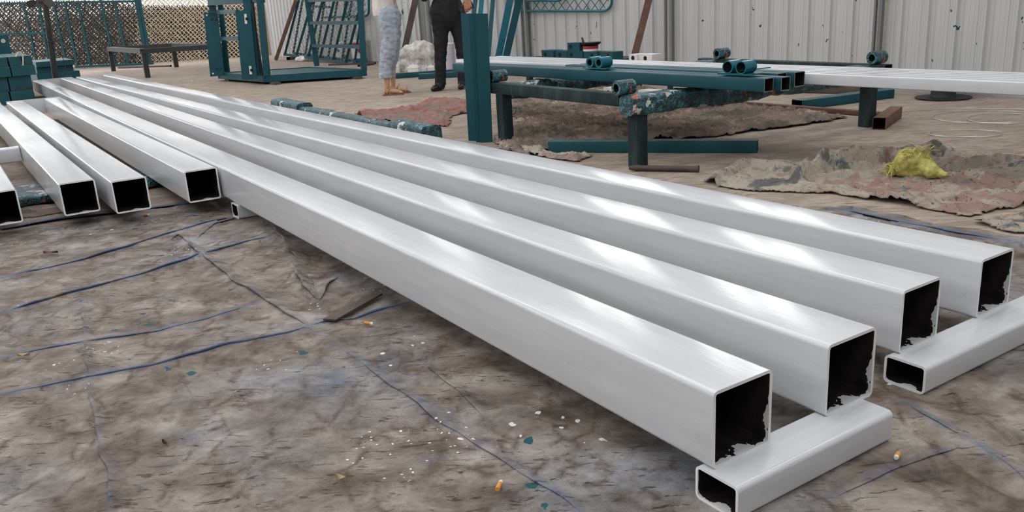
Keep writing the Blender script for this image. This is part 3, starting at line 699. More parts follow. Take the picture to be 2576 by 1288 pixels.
o1 = onz(1180, 184.0); o2 = onz(992, 198)
floor_tube('teal_tube', (o2.x, o2.y), (o1.x, o1.y), 0.09, 0.075, ['teal_dusty', 'hollow'], 'teal tube on the floor in front of the white jugs')
o1 = onz(1054, 199); o2 = onz(1185, 192)
floor_tube('teal_tube', (o1.x, o1.y), (o2.x, o2.y), 0.09, 0.075, ['teal_dusty', 'hollow'], 'teal tube on the floor behind the black trousers with open end showing')
for (ua, va), (ub, vb_), wd, lb in (((726, 151), (752, 147), 0.10, 'short dark tube on the floor beside the white rag'), ((902, 168), (940, 163), 0.05, 'short rusty bar on the floor right of the lift car'),
                                   ((828, 165), (945, 161), 0.05, 'long rusty bar on the floor under the teal grille'), ((300, 172), (430, 168), 0.06, 'rusty bar on the floor between the low frame bench and the gate')):
    o1, o2 = onz(ua, va), onz(ub, vb_); floor_tube('rusty_bar', (o1.x, o1.y), (o2.x, o2.y), wd, wd*0.7, ['rust_dark', 'hollow'], lb, 'bar')
b = MB(); o1, o2 = onz(1583, 430), onz(1758, 433); 
pts = [o1.lerp(o2, t)+UP*0.018 for t in (0, .08, .12, .16, .5, .9, .985, 1.0)]; b.tube(pts, [0.010, 0.016, 0.019, 0.016, 0.016, 0.017, 0.019, 0.024], 12)
build('rusty_pipe', b, 'rust_dark', label='rusty pipe stub lying on the floor by the bench leg', cat='pipe')
b = MB(); c = onz(2372, 247); b.lathe((c.x, c.y, 0), [(0.21, 0), (0.215, 0.012), (0.10, 0.016), (0.095, 0.03), (0.095, 0.17), (0.10, 0.18), (0.20, 0.184), (0.20, 0.196)], 28)
build('cable_reel', b, 'black_steel', label='dark reel with a round flange on the floor by the wall', cat='reel')
def loop(cu, cv, ru, rv, a0, a1, n=40, wob=0.0):
    return [onz(cu+ru*math.cos(math.radians(a0+(a1-a0)*i/n)), cv+rv*math.sin(math.radians(a0+(a1-a0)*i/n))+wob*math.sin(i*0.7), 0)+UP*0.006 for i in range(n+1)]
for cu, cv, ru, rv, a0, a1, lb in ((2480, 296, 135, 16, 10, 350, 'wide loop of bright wire lying on the floor'), (2520, 300, 88, 13, 0, 330, 'inner loop of bright wire on the floor'),
                                  (2430, 338, 95, 9, 20, 340, 'thin pale wire ring on the floor nearer the crumpled cloth'), (2470, 285, 200, 10, 185, 330, 'loose end of bright wire curving towards the bench leg')):
    b = MB(); b.tube(loop(cu, cv, ru, rv, a0, a1), 0.0028, 5); build('wire_loop', b, 'galv', label=lb, cat='wire', group='bright wire on the floor')

# crusted support beams
SY = 2.78
ta, tb = ony(700, 253, SY), ony(1083, 322, SY)
hb = min(ta.z, tb.z)
b = MB(); crusty(b, (ta.x, SY, hb/2-0.005), (tb.x, SY, hb/2-0.005), 0.13, hb-0.01, 80, 0.012, 11)
e = empty('support_beam', ((ta.x+tb.x)/2, SY, 0), 'long paint crusted beam on the floor beside the white tubes', 'beam'); P('beam', b, 'crust', e)
for u0, u1, v in ((700, 765, 250), (1000, 1084, 306)):
    p, q = ony(u0, v, SY), ony(u1, v+8, SY); hh = max(p.z, q.z); b = MB(); crusty(b, (p.x, SY, hh/2), (q.x, SY, hh/2), 0.17, hh*0.97, 14, 0.015, u0); P('paint_lump', b, 'crust', e, label='thick lump of teal and white paint')
b = MB(); crusty(b, (-5.68, -0.5, 0.036), (-5.66, 1.00, 0.036), 0.50, 0.070, 50, 0.010, 21, 20)
build('support_beam', b, 'crust', label='wide paint crusted beam under the short white frames', cat='beam')

# ------------------------------------------------------------------ teal lift car frame
cF, cR, cL = onz(667, 213), onz(925, 196.5), onz(550, 203)
cB = cL+cR-cF
e = empty('lift_car_frame', (cF+cB)/2, 'teal open lift car frame with a flat platform and bolted side plates', 'lift car')
bh = upright(667, 190, cF).z; zb = 0.035
def quadslab(pts, z0, z1): 
    b = MB(); b.hexa([Vector((p.x, p.y, z0)) for p in pts], [Vector((p.x, p.y, z1)) for p in pts]); return b
P('platform', quadslab([cF, cR, cB, cL], bh-0.03, bh-0.012), 'teal', e, smooth=False)
for a, c in ((cF, cR), (cR, cB), (cB, cL), (cL, cF)):
    mid = (cF+cB)/2; off = (mid-(a+c)/2).normalized()*0.03
    b = MB(); b.bar(Vector((a.x, a.y, (zb+bh)/2))+off, Vector((c.x, c.y, (zb+bh)/2))+off, 0.06, bh-zb); P('base_beam', b, 'teal', e, smooth=False)
for i, (uu, vv) in enumerate(((690, 213), (895, 199), (575, 204))):
    c = onz(uu, vv)+FH*0.06; b = MB(); b.box((c.x-0.12, c.y-0.05, 0), (c.x+0.12, c.y+0.05, 0.034)); P('packing_strip', b, 'rust_dark', e, smooth=False)
def upost(u0, v0, u1, v1, base, w, dep, nm='post', mt='teal', over=0.35):
    p, q = upright(u0, v0, base), upright(u1, v1, base); q = q+(q-p).normalized()*over
    b = MB(); b.bar(p, q, w, dep, up=FH); return P(nm, b, mt, e, smooth=False)
sF = 168.0
fp = cF+FH*0.05
upost(652, 190, 622, 0, fp, 0.115, 0.10); upost(672, 190, 654, 0, fp-FH*0.01, 0.075, 0.12)
b = MB(); p, q = upright(655, 186, fp-FH*0.055), upright(637, 5, fp-FH*0.055); b.bar(p, q, 0.022, 0.01, up=FH); P('slot', b, 'hollow', e, smooth=False)
upost(916, 176, 906, 0, cR+FH*0.05, 0.085, 0.07)
bp = upright(797, 166, cB); backp = Vector((cB.x, cB.y, 0))*0.0+onz(795, 172)
upost(797, 166, 773, 0, backp, 0.085, 0.07)
def rail(ua, va, ub, vb, w, nm='rail'):
    p = upright(ua, va, backp); q = upright(ub, vb, cR+FH*0.05); b = MB(); b.bar(p, q, 0.04, w); P(nm, b, 'teal', e, smooth=False)
rail(780, 58, 905, 57, 0.055); rail(786, 115, 912, 118, 0.05); rail(774, 1, 902, -3, 0.06)
# left side: top beam, inner posts, plates with slots
lp0 = cL+FH*0.02
b = MB(); p, q = upright(528, 6, lp0), upright(660, -2, fp); b.bar(p-UP*0.0, q, 0.08, 0.10); P('top_beam', b, 'teal', e, smooth=False)
upost(559, 192, 532, 0, lp0+FH*0.02, 0.10, 0.05); upost(573, 188, 553, 0, lp0+FH*0.10, 0.075, 0.05)
def plate4(pts, base, t, nm, lab=None, mt='teal'):
    q = [upright(u, v, base) for u, v in pts]; b = MB(); b.hexa(q, [x+FH*t for x in q]); return P(nm, b, mt, e, smooth=False, label=lab)
pb1 = cL-FH*0.25; pb2 = cF-FH*0.06
pa = plate4([(529, 193), (563, 190), (548, 36), (512, 30)], pb1, 0.012, 'side_plate'); pc = plate4([(609, 201), (647, 199), (629, 23), (592, 28)], pb2, 0.012, 'side_plate')
def sub(nm, b, mt, par): return build(nm, b, mt, par, smooth=False)
for u, v in ((520, 38), (536, 185)):
    c = upright(u, v, pb1-FH*0.004); b = MB(); b.tube([c, c+FH*0.003], 0.014, 12); sub('bolt_hole', b, 'plastic_white', pa)
for u, v in ((531, 48), (542, 48), (545, 171), (554, 171)):
    c = upright(u, v, pb1-FH*0.004); b = MB(); b.tube([c, c-FH*0.03], 0.014, 8); sub('bolt', b, 'teal_dusty', pa)
for pts in ([(614, 35), (620, 35), (622, 60), (616, 60)], [(626, 166), (632, 166), (634, 187), (628, 187)]):
    q = [upright(u, v, pb2-FH*0.004) for u, v in pts]; b = MB(); b.hexa(q, [x+FH*0.004 for x in q]); sub('slot', b, 'plastic_white', pc)
    c = (q[1]+q[2])/2-FH*0.004; b = MB(); b.tube([c, c-FH*0.004], 0.022, 10); sub('slot_bolt', b, 'hollow', pc)
b = MB(); b.bar(upright(548, 31, pb1), upright(597, 29, pb2), 0.03, 0.06); P('plate_rail', b, 'teal', e, smooth=False)
b = MB(); b.bar(upright(556, 97, pb1), upright(603, 96, pb2), 0.03, 0.055); P('plate_rail', b, 'teal', e, smooth=False)
b = MB(); b.bar(upright(525, 30, pb1-FH*0.02), upright(555, 29, pb1-FH*0.02), 0.10, 0.018); P('plate_lug', b, 'teal', e, smooth=False)

# ------------------------------------------------------------------ teal grille gates leaning by the wall
def gate(lab, base, bars, rails_, mt, th, meshpx=None, wire='wire_grey', pitch=9, name='grille_gate', grp=None, fn=None, wr=0.006, slope=1.0):
    fn = fn or (lambda u, v, back=0.0: upright(u, v, base+FH*back))
    e = empty(name, Vector((base.x, base.y, 0)), lab, 'gate', grp)
    for (ua, va), (ub, vb) in bars:
        b = MB(); b.bar(fn(ua, va), fn(ub, vb), th, th*0.8, up=FH); P('bar', b, mt, e, smooth=False)
    for (ua, va), (ub, vb) in rails_:
        b = MB(); b.bar(fn(ua, va), fn(ub, vb), th*0.9, th*1.1); P('rail', b, mt, e, smooth=False)
    if meshpx:
        (x0, y0), (x1, y1), (x2, y2), (x3, y3) = meshpx                # left-bottom, right-bottom, right-top, left-top
        b = MB(); n = max(4, int((x1-x0+ (y0-y3)*slope)/pitch)); pass
        def pt(s, t): return fn((x0*(1-s)+x1*s)*(1-t)+(x3*(1-s)+x2*s)*t, (y0*(1-s)+y1*s)*(1-t)+(y3*(1-s)+y2*s)*t, 0.02)
        W_, H_ = x1-x0, y0-y3
        k = -int(H_/pitch)-1
        while k*pitch < W_+H_*slope:
            for sgn in (1, -1):
                # line: horizontal px position a at t=0 runs by sgn*H over the height
                a0 = k*pitch if sgn < 0 else k*pitch
                sa, sb_ = a0/W_, (a0-sgn*H_*0.9)/W_
                ta, tb = 0.0, 1.0
                ds = sb_-sa
                def clip(lim, lo):
                    nonlocal sa, sb_, ta, tb
                    if (sa-lim)*lo < 0 and (sb_-lim)*lo < 0: return False
                    if (sa-lim)*lo < 0: t = (lim-sa)/(sb_-sa); ta = ta+(tb-ta)*t; sa = lim
                    elif (sb_-lim)*lo < 0: t = (lim-sa)/(sb_-sa); tb = ta+(tb-ta)*t; sb_ = lim
                    return True
                if clip(0.0, 1) and clip(1.0, -1): b.tube([pt(sa, ta)+FH*(0.004*sgn), pt(sb_, tb)+FH*(0.004*sgn)], wr, 4, caps=False)
            k += 1
        setp(P('wire_mesh', b, wire, e, smooth=False), kind='stuff')
    return e
g1 = ony(790, 148, 6.64)
gate('teal grille gate of slanted bars leaning in front of the paint pail', g1,
     [((717, 136), (752, 0)), ((746, 138), (786, 0)), ((776, 141), (812, 0)), ((805, 146), (841, 0)), ((838, 150), (874, 0)), ((870, 156), (908, 10))],
     [((715, 137), (872, 157)), ((760, -4), (910, -2))], 'teal', 0.045, [(716, 136), (870, 156), (908, 0), (752, 0)], 'wire_grey', 8, wr=0.004, fn=lambda u, v, back=0.0: ony(u, v, 6.64+back))
g2_ = ony(800, 143, 6.70)
gate('second grille gate seen through the first one, darker', g2_,
     [((738, 133), (762, -4)), ((768, 137), (792, -4)), ((797, 141), (818, -4)), ((826, 145), (850, -4)), ((861, 149), (886, -4)), ((893, 154), (914, -4))],
     [((737, 133), (897, 154)), ((788, 16), (830, 18)), ((815, 44), (895, 42))], 'teal_dusty', 0.04, fn=lambda u, v, back=0.0: ony(u, v, 6.70+back))
# rounded mesh panels hanging on the sheet wall
def rounded(lab, u0, u1, v1, rad, Yp, pitch, r=0.016, wire=True, top=-170):
    pts = []
    for cu, cv, a0 in ((u1-rad, v1-rad, 0), (u0+rad, v1-rad, 90), (u0+rad, top+rad, 180), (u1-rad, top+rad, 270)):
        for k in range(7):
            a = math.radians(a0+15*k); pts.append(ony(cu+rad*math.cos(a), cv+rad*math.sin(a), Yp))
    e = empty('mesh_panel', ony((u0+u1)/2, v1, Yp), lab, 'panel', 'rounded mesh panels on the wall')
    b = MB(); b.tube(pts, r, 8, closed=True); P('frame', b, 'teal_bright', e)
    if wire:
        b = MB(); Hh = v1-top
        for k in range(-int(Hh/pitch)-1, int((u1-u0)/pitch)+int(Hh/pitch)+2):
            for sg in (1, -1):
                ua = u0+k*pitch; seg = []
                N = 24
                for i in range(N+1):
                    v = v1-Hh*i/N; u = ua+sg*Hh*0.72*i/N
                    ok = u0+3 < u < u1-3 and not (v > v1-rad and (u < u0+rad or u > u1-rad) and math.hypot(u-(u0+rad if u < u0+rad else u1-rad), v-(v1-rad)) > rad-1)
                    if ok: seg.append(ony(u, v, Yp+0.003*sg))
                    elif len(seg) > 1: b.tube(seg, 0.005, 4, caps=False); seg = []
                    else: seg = []
                if len(seg) > 1: b.tube(seg, 0.005, 4, caps=False)
        setp(P('wire_mesh', b, 'wire_teal', e, smooth=False), kind='stuff')
rounded('large rounded teal mesh panel hanging on the sheet wall', 1297, 1539, 28, 24, WY-0.045, 21)
rounded('small rounded teal panel hanging behind the large mesh panel', 1318, 1418, 1, 16, WY-0.085, 30, 0.02, False)
rounded('rounded teal mesh panel hanging behind the right post of the lift car', 868, 928, 41, 14, WY-0.06, 14, 0.025)

# ------------------------------------------------------------------ bars leaning on the sheet wall
def lean(name, ub, vb, ut, vt, Yb, wpx, dep, mt, lab, cat='bar', grp=None, over=0.4, hid=0.0):
    p = ony(ub, vb, Yb); q = ony(ut, vt, Yb+(WY-0.12-Yb)*0.5)
    dr = (q-p); q = q+dr*0.85
    if hid: p = p-dr*(p.z/dr.z)                        # carried on down to the floor
    wd = wpx/F*((p-EYE).dot(FW)); b = MB(); b.bar(p, q, wd, dep, up=FH)
    return build(name, b, mt, label=lab, cat=cat, group=grp, smooth=False)
lean('flat_bar', 1255, 139, 1283, 0, 6.55, 17, 0.02, 'teal_bright', 'wide bright teal flat bar leaning on the wall', grp='teal bars leaning on the wall', hid=1)
lean('channel_bar', 1274, 139, 1306, 0, 6.62, 17, 0.05, 'teal', 'dark teal channel bar leaning right of the bright flat bar', grp='teal bars leaning on the wall', hid=1)
lean('flat_bar', 1232, 100, 1240, 0, 6.5, 11, 0.02, 'teal', 'teal bar leaning close behind the upright double channel', grp='teal bars leaning on the wall', hid=1)
lean('flat_bar', 1189, 60, 1196, 0, 6.45, 12, 0.03, 'teal', 'teal bar leaning beside the hand holding the phone', grp='teal bars leaning on the wall', hid=1)
lean('flat_bar', 1206, 60, 1212, 0, 6.4, 13, 0.03, 'teal_bright', 'glossy teal bar leaning above the upright double channel', grp='teal bars leaning on the wall', hid=1)
lean('rusty_angle', 1597, 137, 1632, 0, 6.6, 17, 0.03, 'rust', 'brown angle bar leaning on the wall behind the white blocks', hid=1)
lean('rusty_angle', 1022, 106, 1045, 0, 6.6, 15, 0.03, 'rust_dark', 'brown angle bar leaning behind the plastic bag', hid=1)
p = onz(696, 147); p = ony(694, 148, 6.50); p.z = 0.0; q = ony(745, 0, 6.52); b = MB(); b.bar(p+UP*0.02, q, 0.07, 0.05, up=FH)
build('rusty_angle', b, 'rust', label='brown angle bar leaning left of the teal grille gate', cat='bar', smooth=False)

# ------------------------------------------------------------------ pails, bag, jugs near the wall
def pail(c, r, h, bands, lab, lidmat='plastic_white', handle=False):
    e = empty('paint_pail', c, lab, 'pail'); c = Vector(c)
    z = 0.0
    for i, (fr_, mt) in enumerate(bands):
        b = MB(); r0 = r*(0.93+0.07*z); r1 = r*(0.93+0.07*(z+fr_)); b.lathe(c+UP*(z*h), [(r0, 0), (r1, fr_*h)], 22); P('band', b, mt, e); z += fr_
    b = MB(); b.lathe(c+UP*h, [(r*1.04, -0.03*h), (r*1.06, 0.0), (r*1.0, 0.03*h)], 22); P('rim', b, lidmat, e)
    if handle:
        b = MB(); b.tube([c+UP*h*0.85+RH*r*math.cos(a)*1.05+UP*(-0.06*math.sin(a)*h*4)-FH*r*0.4*math.sin(a) for a in [PI*k/10 for k in range(11)]], 0.004, 5); P('handle', b, 'black', e)
    return e
pc_ = onz(1132, 178); hp = upright(1132, 110, pc_).z
pail(pc_, 0.085*1.15, hp, [(0.62, 'pail_lilac'), (0.015, 'trim_mid'), (0.2, 'pail_lilac'), (0.015, 'trim_mid'), (0.15, 'pail_lilac')], 'tall pale lilac pail standing behind the black trousers')
pc_ = ony(906, 157, 6.90); pc_.z = 0; hp = upright(906, 102, pc_).z
pe = pail(pc_, 0.155, hp, [(0.22, 'blue'), (0.55, 'plastic_white'), (0.15, 'red'), (0.08, 'plastic_white')], 'white paint pail with red and blue bands behind the teal grille')
pc_ = ony(866, 157, 6.90); pc_.z = 0; hp = upright(868, 106, pc_).z
pf = pail(pc_, 0.155, hp, [(0.80, 'plastic_white'), (0.12, 'blue'), (0.08, 'plastic_white')], 'white paint pail with a green printed patch behind the teal grille')
for pl, ang, z_, rr, mt in ((pf, 0.35, 0.09, 0.065, 'green'), (pe, 0.3, 0.24, 0.045, 'red'), (pe, 0.5, 0.18, 0.035, 'blue'), (pf, -0.5, 0.24, 0.035, 'blue')):
    dirv = (-FH*math.cos(ang)+RH*math.sin(ang)); c = Vector(pl.location)+dirv*0.150+UP*z_; b = MB(); b.tube([c-dirv*0.03, c+dirv*0.006], rr, 14); P('printed_mark', b, mt, pl)
pc_ = onz(990, 172); 
pail(pc_, 0.11, upright(1003, 110, pc_).z, [(0.45, 'yellow'), (0.35, 'yellow'), (0.15, 'blue'), (0.05, 'plastic_white')], 'yellow and blue pail half hidden behind the pale jeans')

def hull_blob(caps, voxel, smooth_it=6, jitter=None):
    """union of tapered capsules, voxel-remeshed into one surface; caps = chains of (point, radius)"""
    V_, F_ = [], []
    ico = bmesh.new(); bmesh.ops.create_icosphere(ico, subdivisions=2, radius=1.0); unit = [v.co.copy() for v in ico.verts]; ico.free()
    for chain in caps:
        chain = [(Vector(p), r) for p, r in chain]
        segs = list(zip(chain[:-1], chain[1:])) if len(chain) > 1 else [(chain[0], chain[0])]
        for (p, r), (q, s) in segs:
            b2 = bmesh.new(); same = (p-q).length < 1e-6
            for c, rr in ((p, r),) if same else ((p, r), (q, s)):
                for u_ in unit: b2.verts.new(c+u_*rr)
            bmesh.ops.convex_hull(b2, input=b2.verts[:]); b2.verts.index_update()
            k0 = len(V_); V_ += [tuple(v.co) for v in b2.verts]; F_ += [tuple(v.index+k0 for v in f.verts) for f in b2.faces]; b2.free()
    me = bpy.data.meshes.new('tmp'); me.from_pydata(V_, [], F_)
    o = bpy.data.objects.new('tmp', me); COL.objects.link(o)
    r = o.modifiers.new('r', 'REMESH'); r.mode = 'VOXEL'; r.voxel_size = voxel
    if smooth_it: s_ = o.modifiers.new('s', 'SMOOTH'); s_.iterations = smooth_it; s_.factor = 0.5
    dg = bpy.context.evaluated_depsgraph_get(); dg.update(); me2 = bpy.data.meshes.new_from_object(o.evaluated_get(dg))
    bpy.data.objects.remove(o); bpy.data.meshes.remove(me)
    if jitter:
        amp, sc, stretch = jitter; v = np.empty(len(me2.vertices)*3); me2.vertices.foreach_get('co', v); v = v.reshape(-1, 3)
        nn = np.empty(len(me2.vertices)*3); me2.vertices.foreach_get('normal', nn); nn = nn.reshape(-1, 3)
        dsp = np.array([noise.fractal((x*sc, y*sc, z*sc*stretch), 1.0, 2.0, 3) for x, y, z in v])
        v = v+nn*(dsp*amp)[:, None]; me2.vertices.foreach_set('co', v.ravel())
    me2.polygons.foreach_set('use_smooth', [True]*len(me2.polygons)); me2.update(); return me2
def cut(me, co, no):
    bm = bmesh.new(); bm.from_mesh(me); r = bmesh.ops.bisect_plane(bm, geom=bm.verts[:]+bm.edges[:]+bm.faces[:], plane_co=co, plane_no=no, clear_outer=True)
    eds = [g for g in r['geom_cut'] if isinstance(g, bmesh.types.BMEdge)]
    bmesh.ops.edgeloop_fill(bm, edges=eds) if eds else None
    bm.to_mesh(me); bm.free(); return me
def mesh_obj(name, me, mats, parent=None, **kw):
    me.name = name; me.materials.clear()
    for mm in ([mats] if isinstance(mats, str) else mats): me.materials.append(M[mm])
    v = np.empty(len(me.vertices)*3); me.vertices.foreach_get('co', v); v = v.reshape(-1, 3)
    o3 = Vector(((v[:,0].min()+v[:,0].max())/2, (v[:,1].min()+v[:,1].max())/2, v[:,2].min())); me.transform(Matrix.Translation(-o3))
    o = bpy.data.objects.new(name, me); COL.objects.link(o); o.location = o3
    if parent is not None: o.parent = parent; o.matrix_parent_inverse = Matrix.Translation(-Vector(parent.location))
    return setp(o, **kw)
bg = onz(1048, 181)+FH*0.25
up_ = lambda u, v, dd=0.0: upright(u, v, bg)+FH*dd
caps = [[(up_(1016, 165), 0.13), (up_(1030, 138), 0.16), (up_(1058, 130), 0.18), (up_(1076, 142), 0.15), (up_(1082, 165), 0.12)], [(up_(1018, 170), 0.12), (up_(1050, 165), 0.17), (up_(1078, 172), 0.12)], [(up_(1070, 124), 0.12)], [(up_(1008, 172), 0.09)], [(up_(1045, 134, 0.12), 0.16)]]
me = hull_blob(caps, 0.018, 2, (0.04, 9, 1.0)); mb_min = min(v.co.z for v in me.vertices)
mesh_obj('plastic_bag', cut(me, Vector((0, 0, 0.0)), Vector((0, 0, -1))), 'bag', label='bulging clear plastic bag of empty white jugs on the floor', cat='bag')
def jug(u, v, wpx, hpx, lab):
    c = onz(u, v); sc = (c-EYE).dot(FW)/F; ww, hh = wpx*sc, hpx*sc; e = empty('white_jug', c, lab, 'jug', 'white plastic jugs')
    a, d_ = RH*ww/2, FH*ww*0.35
    b = MB(); lv = [(0, .94), (.06, 1.0), (.45, 1.0), (.5, .95), (.55, 1.0), (.72, .98), (.9, .7), (1.0, .62)]
    ring = lambda z, k: [c+UP*(z*hh)+(a*x*k)+(d_*y*k) for x, y in ((-1,-.7),(-.8,-1),(.8,-1),(1,-.7),(1,.7),(.8,1),(-.8,1),(-1,.7))]
    vs = [x for z, k in lv for x in ring(z, k)]; n = 8
    b.add(vs, [(i*n+k, i*n+(k+1) % n, (i+1)*n+(k+1) % n, (i+1)*n+k) for i in range(len(lv)-1) for k in range(n)]+[tuple(range(7, -1, -1)), tuple((len(lv)-1)*n+k for k in range(n))])
    P('body', b, 'plastic_white', e)
    b = MB(); b.lathe(c+UP*hh*0.99, [(0.024, 0), (0.024, 0.02)], 10); P('cap', b, 'plastic_white', e)
jug(1000, 183, 14, 24, 'white jug beside the pale jeans, left of the bag'); jug(1042, 185, 30, 22, 'squat white jug in front of the middle of the bag'); jug(1067, 182, 12, 14, 'low white jug right of the squat one'); jug(1085, 180, 19, 15, 'white jug touching the black trouser leg')

# ------------------------------------------------------------------ far left: chain link, gates, stacked steel, fan, low bench
def chain_link(lab, base, u0, u1, vb0, vb1, vt, pitch, wire, wr, off):
    """a chain-link panel standing at base between pixel columns u0 and u1: real woven wires"""
    b = MB(); bs = base+FH*off
    k = u0-400
    while k < u1+400:
        for sg in (1, -1):
            pts = []; n = 26
            for i in range(n+1):
                t = i/n; v_ = (vb0+(vb1-vb0)*((k-u0)/(u1-u0)))*(1-t)+vt*t; u = k+sg*(vb0-vt)*0.95*t
                vlow = vb0+(vb1-vb0)*((u-u0)/(u1-u0))
                if u0 < u < u1 and v_ < vlow+2: pts.append(upright(u+(1.1 if i % 2 else -1.1), v_, bs)+FH*(0.02*(1 if i % 2 else -1)*sg))
                else:
                    if len(pts) > 1: b.tube(pts, wr, 4, caps=False)
                    pts = []
            if len(pts) > 1: b.tube(pts, wr, 4, caps=False)
        k += pitch
    return build('chain_link_panel', b, wire, label=lab, cat='chain link', group='chain link panels', smooth=False)
cl = onz(450, 153)
chain_link('tan chain link panel in front of the plaster wall, in plain view', cl, 130, 640, 166, 146, -45, 11, 'wire_tan', 0.012, 0.0)
chain_link('tan chain link panel standing right behind the front one', cl, 140, 655, 166, 146, -40, 12.5, 'wire_tan', 0.012, 0.30)
chain_link('grey chain link panel behind the leaning teal gate frame', cl, -60, 345, 172, 158, 2, 13, 'dark_grey', 0.014, -0.6)
chain_link('dark chain link panel at the far left behind the grey one', cl, -60, 300, 172, 160, 6, 10, 'dark_grey', 0.016, -0.3)
chain_link('dark backing chain link panel behind the tan ones', cl, 300, 640, 160, 148, 14, 6.5, 'rust_dark', 0.016, 0.18)  # added backing: its dark wires darken the gaps of the tan mesh
ge = onz(290, 164)-FH*0.9
gate('large teal gate frame leaning in front of the chain link', ge,
     [((60, 166), (44, -20)) if False else ((91, 152), (58, 6)), ((122, 150), (97, 8)), ((165, 150), (134, 6)), ((195, 166), (162, 4)), ((228, 166), (196, 4)), ((290, 164), (252, -6)), ((323, 160), (288, 4))],
     [((190, 168), (386, 160)), ((-10, 9), (352, 3)), ((-10, 86), (130, 83))], 'teal_dusty', 0.05, [(20, 172), (330, 162), (300, 4), (-10, 8)], 'dark_grey', 7, name='gate_frame', wr=0.008)
gx = bpy.data.objects['gate_frame']
for (ua, va), (ub, vb), th in (((371, 162), (342, -8), 0.09), ((380, 162), (351, -6), 0.05)):
    b = MB(); b.bar(upright(ua, va, ge), upright(ub, vb, ge), th, 0.05, up=FH); P('post', b, 'teal', gx, smooth=False)

# low dark steel frame on legs
ba, bb_, bd = onz(286, 179), onz(372, 195.5), onz(444, 169); bc = bb_+bd-ba
tz_ = upright(370, 128, bb_).z
e = empty('steel_frame_bench', (bb_+bd)/2, 'low black steel frame bench in front of the chain link', 'bench')
cs = [ba, bb_, bc, bd]
for c in cs:
    b = MB(); b.box((c.x-0.045, c.y-0.045, 0), (c.x+0.045, c.y+0.045, tz_)); P('leg', b, 'black_steel', e, smooth=False)
for i in range(4):
    a, c = cs[i], cs[(i+1) % 4]; b = MB(); b.bar(a+UP*tz_, c+UP*tz_, 0.11, 0.09); P('rail', b, ['black_steel', 'black_steel'][i % 2], e, smooth=False)

# stacked teal box sections
def sbox(u0, v0, u1, v1, X0, L, lab, mt='teal_dusty', grp='stacked teal box sections'):
    p, q = onx(u0, v1, X0), onx(u1, v0, X0); b = MB(); z0 = max(0.0, p.z)
    b.hexa([(X0-L, p.y, z0), (X0, p.y, z0), (X0, q.y, z0), (X0-L, q.y, z0)], [(X0-L, p.y, q.z), (X0, p.y, q.z), (X0, q.y, q.z), (X0-L, q.y, q.z)])
    return build('box_section', b, mt, label=lab, cat='steel section', group=grp, smooth=False, bevel=0.004)
X0 = -13.9
zl = [0.0]+[onx(60, v, X0).z for v in (228, 190.5, 164.5, 140.5)]
def stack(name_rows, X_, L, zs):
    for lay, u0, u1, lb in name_rows:
        vm = 240-lay*24 if X_ == X0 else 190-lay*14
        y0, y1 = onx(u0, vm, X_).y+0.004, onx(u1, vm, X_).y-0.004; b = MB(); b.box((X_-L-0.1*(lay % 2), y0, zs[lay]+0.001), (X_-0.05*(lay % 2), y1, zs[lay+1]-0.001))
        build('box_section', b, 'teal_dusty', label=lb, cat='steel section', group='stacked teal box sections', smooth=False, bevel=0.004)
stack([(0, -60, 24, 'lowest teal section at the left edge of the stack'), (0, 26, 88, 'lowest teal section at the right of the front stack'), (1, -50, 23, 'teal section of the second layer at the left edge'), (1, 24, 84, 'teal section with chalk writing on its end face'),
       (2, -40, 30, 'teal section of the third layer at the left edge'), (2, 31, 93, 'third layer teal section of the front stack, under the tied ones'), (3, -30, 23, 'top teal section of the front stack at the left edge'), (3, 25, 58, 'top teal section with a tie strap'), (3, 59, 86, 'topmost right teal section of the front stack')], X0, 2.4, zl)
X1 = -17.6
zr = [0.0]+[onx(150, v, X1).z for v in (181, 166, 152)]
stack([(0, 92, 203, 'lowest teal section of the rear stack by the fan pole'), (1, 92, 187, 'middle teal section of the rear stack by the fan pole'), (2, 90, 189, 'top teal section of the rear stack by the fan pole')], X1, 1.6, zr)
# chalk writing on one end face
def strokes(pts, X_, r=0.006): b = MB(); [b.tube([onx(u, v, X_+0.004) for u, v in ln], r, 5) for ln in pts]; return b
wr_ = [[(42, 216), (42, 222), (45, 222)], [(49, 217), (49, 222)], [(52, 216), (56, 222)], [(56, 216), (52, 222)], [(62, 217), (62, 224)], [(62, 217), (65, 218), (62, 220)], [(68, 218), (68, 221)], [(71, 218), (74, 221)], [(74, 218), (71, 221)], [(77, 221), (77, 218), (80, 221), (80, 218)]]
sec = [o for o in bpy.data.objects if o.get('label') == 'teal section with chalk writing on its end face'][0]
build('chalk_writing', strokes(wr_, X0-0.05), 'dark_grey', sec)
b = MB(); b.tube([onx(u, v, X0-0.04) for u, v in ((40, 143), (44, 133), (50, 131), (57, 137), (58, 150), (58, 168))], 0.012, 6); sec2 = [o for o in bpy.data.objects if o.get('label') == 'top teal section with a tie strap'][0]
build('tie_strap', b, 'trim_cream', sec2)
# blue-teal plate with a keyhole standing behind the stack
b = MB(); q0 = onx(-30, 150, X0-2.7); q1 = onx(19, 88, X0-2.7); b.hexa([(X0-2.73, q0.y, 0), (X0-2.7, q0.y, 0), (X0-2.7, q1.y, 0), (X0-2.73, q1.y, 0)], [(X0-2.73, q0.y, q1.z), (X0-2.7, q0.y, q1.z), (X0-2.7, q1.y, q1.z), (X0-2.73, q1.y, q1.z)])
e = empty('steel_plate', ((X0-2.71), (q0.y+q1.y)/2, 0), 'upright teal plate with a round hole at the left edge', 'plate'); P('plate', b, 'teal', e, smooth=False)
c = onx(8, 103, X0-2.695); b = MB(); b.tube([c, c+Vector((0.004, 0, 0))], 0.035, 12); P('hole', b, 'trim_cream', e)

